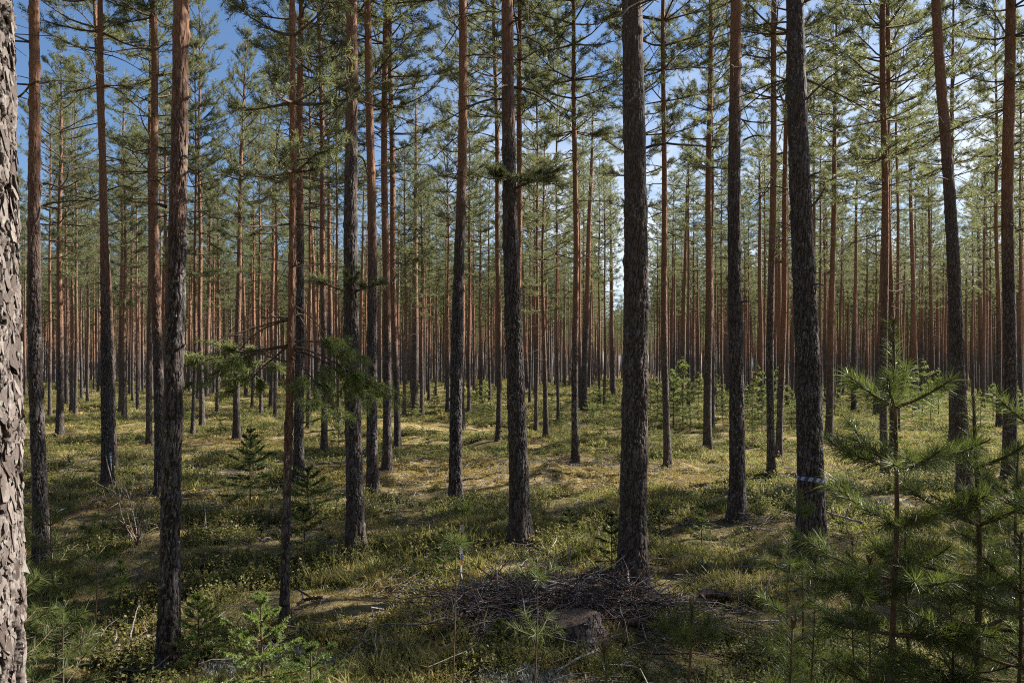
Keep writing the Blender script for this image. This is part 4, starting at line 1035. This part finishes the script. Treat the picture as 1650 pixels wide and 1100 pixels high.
def brushwood():
    rng = np.random.default_rng(9); g = Geo()
    zones = [((885, 978), .72, .34, 420, .19), ((770, 1012), .34, .24, 200, .10), ((1030, 992), .36, .26, 190, .09), ((830, 1030), .28, .18, 70, .05)]
    for (px, py), rx, ry, n, hh in zones:
        c = at(px, py)
        for k in range(n):
            u, v = rng.normal() * rx * .5, rng.normal() * ry * .5; x, y = c.x + u, c.y + v
            top = hh * math.exp(-(u / rx) ** 2 - (v / ry) ** 2)
            z = float(ground_h(x, y)) + .01 + rng.random() * (top + .03); az = rng.normal() * .95 + rng.choice([0, PI]); ln = rng.uniform(.15, .75)
            d = np.array([math.cos(az), math.sin(az) * .8, rng.normal() * .16]); p = [np.array([x, y, z])]
            for q in range(5):
                d = d / np.linalg.norm(d); nxt = p[-1] + d * ln / 5
                fl = float(ground_h(nxt[0], nxt[1])) + .006
                if nxt[2] < fl: nxt[2] = fl
                p.append(nxt); d = d + np.array([rng.normal() * .34, rng.normal() * .34, rng.normal() * .26 - .06])
            r0 = rng.choice([.0025, .0035, .005, .007], p=[.4, .35, .18, .07]); g.tube(p, np.linspace(r0, r0 * .45, 6), 4, int(rng.random() < .5), False)
            for s in range(rng.integers(0, 3)):
                i = rng.integers(1, 5); dd = d * .6 + rng.normal(size=3) * .6; dd[2] = abs(dd[2]) * .5; dd /= np.linalg.norm(dd) + 1e-9
                g.tube([p[i], p[i] + dd * rng.uniform(.05, .2)], [r0 * .55, r0 * .3], 3, int(rng.random() < .4), False)
    o = link('brushwood', g.mesh('brushwood', [GREY, DARKW])); tag(o, 'tangled heap of thin dead twigs round the stump', None, None, 'stuff')
brushwood()

def stick(pts, r0, r1, mat, name, label, cat, group=None, sides=9, knots=3, seed=0):
    rng = np.random.default_rng(seed); b = pts[0]; P_ = np.array([list(p - b) for p in pts]); n = 22
    s = np.linspace(0, len(P_) - 1, n); Q = np.stack([np.interp(s, np.arange(len(P_)), P_[:, a]) for a in range(3)], 1)
    Q[1:-1] += rng.normal(size=(n - 2, 3)) * r0 * .35
    t = thing(name, label, cat, b, group); g = Geo(); g.tube(Q, np.linspace(r0, r1, n) * (1 + .1 * rng.normal(size=n)), sides, 0)
    link('branch_wood', g.mesh('branch_wood', [mat]), t)
    for k in range(knots):
        i = rng.integers(3, n - 2); d = rng.normal(size=3); d[2] = abs(d[2]); d /= np.linalg.norm(d); l2 = rng.uniform(.04, .22)
        g = Geo(); g.tube([Q[i], Q[i] + d * l2 * .5, Q[i] + d * l2 + [.01, 0, -.01]], [r1 * .8, r1 * .55, r1 * .3], 5, 0); link('side_twig', g.mesh('side_twig', [mat]), t)
    return t
def gp(px, py, up=0.02): v = at(px, py); v.z += up; return v
stick([gp(1000, 1012, .03), gp(1050, 1010, .035), gp(1120, 1006, .03)], .026, .016, DARKW, 'fallen_branch', 'dark thick fallen branch lying level right of the stump', 'fallen branch', seed=1)
stick([gp(1105, 982, .05), gp(1140, 975, .09), gp(1178, 978, .06)], .024, .022, DARKW, 'fallen_branch', 'short broken dark branch with a splintered pale end, rightmost in the brushwood', 'fallen branch', knots=1, seed=2)
stick([gp(1002, 930, .16), gp(1040, 962, .08), gp(1090, 985, .04), gp(1110, 988, .02)], .008, .014, GREY, 'fallen_branch', 'long grey branch leaning against the foot of the thickest trunk', 'fallen branch', seed=3)
stick([gp(1000, 925, .30), gp(1010, 950, .18), gp(1016, 975, .05)], .005, .008, GREY, 'fallen_branch', 'thin pale stick leaning up in front of the thickest trunk', 'fallen branch', knots=1, seed=4)
stick([gp(785, 985, .03), gp(825, 966, .10), gp(860, 952, .12)], .014, .010, DARKW, 'fallen_branch', 'brown branch rising along the back edge of the brushwood', 'fallen branch', seed=5)
stick([gp(742, 1000, .06), gp(768, 992, .10), gp(800, 1000, .06)], .006, .007, GREY, 'fallen_branch', 'curved grey twig arching at the left end of the brushwood', 'fallen branch', seed=6)
stick([gp(838, 1036, .03), gp(852, 1030, .06), gp(864, 1022, .08)], .009, .007, REDT, 'fallen_branch', 'short pale peeled stick lying before the stump', 'fallen branch', knots=1, seed=7)
stick([gp(850, 1000, .10), gp(895, 985, .15), gp(935, 990, .13)], .006, .008, GREY, 'fallen_branch', 'thin grey twig resting on the stump', 'fallen branch', knots=4, seed=8)
stick([gp(985, 1000, .05), gp(1010, 975, .10), gp(1042, 966, .09)], .007, .009, REDT, 'fallen_branch', 'light brown branch lying over the brushwood between stump and thickest trunk', 'fallen branch', seed=9)
stick([gp(895, 1088, .02), gp(930, 1076, .05), gp(966, 1056, .04)], .006, .008, GREY, 'fallen_branch', 'bent stick with a pale broken end lying below the stump', 'fallen branch', knots=1, seed=10)
stick([gp(1230, 975, .03), gp(1240, 955, .12)], .007, .006, GREY, 'fallen_branch', 'whitish peeled stick poking up alone right of the brushwood', 'fallen branch', knots=0, seed=11)
stick([gp(1310, 848, .18), gp(1350, 856, .15), gp(1388, 864, .12)], .007, .012, GREY, 'fallen_branch', 'pale bare stick propped level just right of the taped trunk', 'fallen branch', knots=2, seed=12)
stick([gp(1150, 1012, .02), gp(1200, 1008, .03), gp(1255, 1004, .02)], .008, .006, GREY, 'fallen_branch', 'long thin grey stick lying on the moss right of the dark thick branch', 'fallen branch', seed=13)
stick([gp(470, 992, .02), gp(490, 978, .05), gp(520, 972, .04)], .012, .010, DARKW, 'fallen_branch', 'dark crooked branch at the foot of the thin orange pine', 'fallen branch', seed=14)
stick([gp(310, 935, .02), gp(325, 925, .08), gp(331, 915, .13)], .013, .009, DARKW, 'fallen_branch', 'dark broken stick pointing up right of the nearest dark trunk', 'fallen branch', knots=0, seed=15)
stick([gp(360, 925, .02), gp(357, 908, .14)], .013, .010, DARKW, 'fallen_branch', 'short dark stick standing upright behind the bright little spruce', 'fallen branch', knots=0, seed=16)
stick([gp(372, 916, .05), gp(392, 930, .03)], .009, .006, GREY, 'fallen_branch', 'short grey stick slanting down beside the upright dark stick', 'fallen branch', knots=1, seed=17)
stick([gp(217, 1085, .0), gp(210, 1050, .10), gp(224, 1015, .22)], .005, .003, GREY, 'fallen_branch', 'thin curved bare twig standing left of the nearest dark trunk', 'fallen branch', knots=1, seed=18)
stick([gp(335, 885, .0), gp(332, 860, .12), gp(328, 840, .26)], .005, .003, GREY, 'fallen_branch', 'thin curved bare stem standing right of the nearest dark trunk', 'fallen branch', knots=0, seed=19)
stick([gp(920, 846, .04), gp(945, 850, .05)], .008, .006, GREY, 'fallen_branch', 'small whitish stick lying in the grass left of the thickest trunk', 'fallen branch', knots=0, seed=20)
stick([gp(560, 1062, .02), gp(590, 1045, .05), gp(630, 1040, .04)], .007, .005, GREY, 'fallen_branch', 'grey forked twig on the moss at the lower edge, left of the brushwood', 'fallen branch', knots=5, seed=21)

# ------------------------------------------------------------------ marking tapes
def plain(name, c, rough=.4):
    m, nt = mat_new(name); tc = N(nt, 'ShaderNodeTexCoord').outputs['Object']
    out_bsdf(nt, mix(nt, mrange(nt, noise(nt, tc, 60, 3), .4, .7), c, tuple(q * .8 for q in c)), rough, None, .4, c, .2); return m
TW = plain('white_tape', (.60, .60, .66)); TB = plain('blue_tape', (.05, .13, .45)); TR = plain('red_tape', (.50, .10, .11)); TC = plain('light_blue_tape', (.08, .24, .42))
def band_tape(key, py, w, tilt, label):
    t, p, r = on_trunk(key, py); g = Geo(); n = 96; th = np.arange(n + 1) * 2 * PI / n; rr = r * .98 + .010
    def ring(off, shear): a = th + shear; return np.stack([rr * np.cos(a), rr * np.sin(a), tilt * np.cos(a) * rr + off + .003 * np.sin(3 * a)], 1)
    lo, hi = ring(-w / 2, 0), ring(w / 2, .16); lo2 = lo * [1.012, 1.012, 1]; hi2 = hi * [1.012, 1.012, 1]
    V = np.concatenate([lo2, hi2, lo, hi]); m = n + 1; i = np.arange(n)
    sel = (i // 4) % 2
    for c in (0, 1):
        k = i[sel == c]; g.add(V, np.stack([k, k + 1, k + 1 + m, k + m], 1), c)
    g.add(V, np.stack([i + m, i + 1 + m, i + 1 + 3 * m, i + 3 * m], 1), 0); g.add(V, np.stack([i + 1, i, i + 2 * m, i + 1 + 2 * m], 1), 0)
    o = link('marking_tape', g.mesh('marking_tape', [TW, TB], False), None, t.location + p); tag(o, label, 'marking tape')
band_tape((1309, 893), 770, .032, -.12, 'blue and white striped tape tied round the thick dark trunk')
def ribbon(path, w, mats, seq, name, label, cat='ribbon'):
    """hanging striped ribbon with real thickness"""
    b = path[0]; P_ = np.array([list(p - b) for p in path]); n = 40; s = np.linspace(0, len(P_) - 1, n)
    Q = np.stack([np.interp(s, np.arange(len(P_)), P_[:, a]) for a in range(3)], 1); a = np.linspace(0, 3.2, n)
    S = np.stack([np.cos(a * .7), np.sin(a * .7), 0 * a], 1) * w / 2; D = np.stack([-np.sin(a * .7), np.cos(a * .7), 0 * a], 1) * .0006
    V = np.concatenate([Q - S - D, Q + S - D, Q + S + D, Q - S + D]); g = Geo(); i = np.arange(n - 1); col = np.array([seq[int(k * len(seq) / (n - 1)) % len(seq)] for k in i])
    for c in range(len(mats)):
        k = i[col == c]
        for u, v in ((0, 1), (1, 2), (2, 3), (3, 0)): g.add(V, np.stack([k + u * n, k + v * n, k + 1 + v * n, k + 1 + u * n], 1), c)
    o = link(name, g.mesh(name, mats, False), None, b); tag(o, label, cat)
y = RS.location.y - .05
ribbon([pt(745, 845, y), pt(743, 872, y), pt(744, 900, y), pt(743, 922, y), pt(745, 932, y), pt(741, 942, y), pt(744, 951, y)], .018, [TW, TR, TB], [0, 1, 0, 0, 2, 1, 0, 2, 0, 0, 1, 0, 2, 2, 0], 'hanging_ribbon', 'red, white and blue ribbon hanging down the little pine before the brown trunk')
t, p, r = on_trunk((174, 782), 728); y = t.location.y - r - .03
ribbon([pt(178, 727, y), pt(179, 740, y), pt(180, 762, y)], .030, [TW, TC], [1, 0, 1, 0, 1, 0, 1, 0, 1, 0, 1], 'hanging_ribbon', 'light blue and white ribbon hanging on the sunlit trunk at the left')

# ------------------------------------------------------------------ camera, light, sky
cam = bpy.data.cameras.new('camera'); cam.lens = 28; cam.sensor_width = 36; cam.shift_y = (HOR - 550) / 1650; cam.clip_end = 2000; cam.clip_start = .05
co = link('camera', cam, None, (0, 0, EYE)); co.rotation_euler = (PI / 2, 0, 0); SC.camera = co
S = Vector((math.sin(SUN_AZ) * math.cos(SUN_EL), math.cos(SUN_AZ) * math.cos(SUN_EL), math.sin(SUN_EL)))
sun = bpy.data.lights.new('sun', 'SUN'); sun.energy = 5.0; sun.angle = math.radians(.53); sun.color = (1, .93, .82)
so = link('sun', sun, None, (20, 8, 20)); so.rotation_euler = S.to_track_quat('Z', 'Y').to_euler()
w = bpy.data.worlds.new('World'); SC.world = w; w.use_nodes = True; nt = w.node_tree
sk = nt.nodes.new('ShaderNodeTexSky'); sk.sky_type = 'NISHITA'; sk.sun_disc = False; sk.sun_elevation = SUN_EL; sk.sun_rotation = SUN_AZ; sk.air_density = 1.0; sk.dust_density = .8; sk.ozone_density = 6.0
d = N(nt, 'ShaderNodeTexCoord').outputs['Generated']; sx_ = N(nt, 'ShaderNodeSeparateXYZ'); L(nt, d, sx_.inputs[0])
veil = math_(nt, 'MULTIPLY', mrange(nt, sx_.outputs[2], .52, .16), mrange(nt, sx_.outputs[0], -.25, .25))          # thin bright cloud veil, lower sky
veil = math_(nt, 'MULTIPLY', veil, mrange(nt, noise(nt, mapping(nt, d, (1, 1, 2.2)), 3.2, 5, .6), .34, .58))
nt.links.new(mix(nt, math_(nt, 'MULTIPLY', veil, .9), sk.outputs[0], (7.0, 7.5, 8.2)), nt.nodes['Background'].inputs[0]); nt.nodes['Background'].inputs[1].default_value = .053
SC.view_settings.view_transform = 'Standard'; SC.view_settings.look = 'None'; SC.view_settings.gamma = 1.0; SC.view_settings.exposure = 1.52; SC.view_settings.use_curve_mapping = False
SC.cycles.max_bounces = 6; SC.cycles.diffuse_bounces = 2; SC.cycles.glossy_bounces = 2; SC.cycles.transmission_bounces = 3; SC.cycles.transparent_max_bounces = 4
SC.cycles.use_denoising = False; SC.cycles.filter_width = 1.1; SC.cycles.sample_clamp_indirect = 4.0
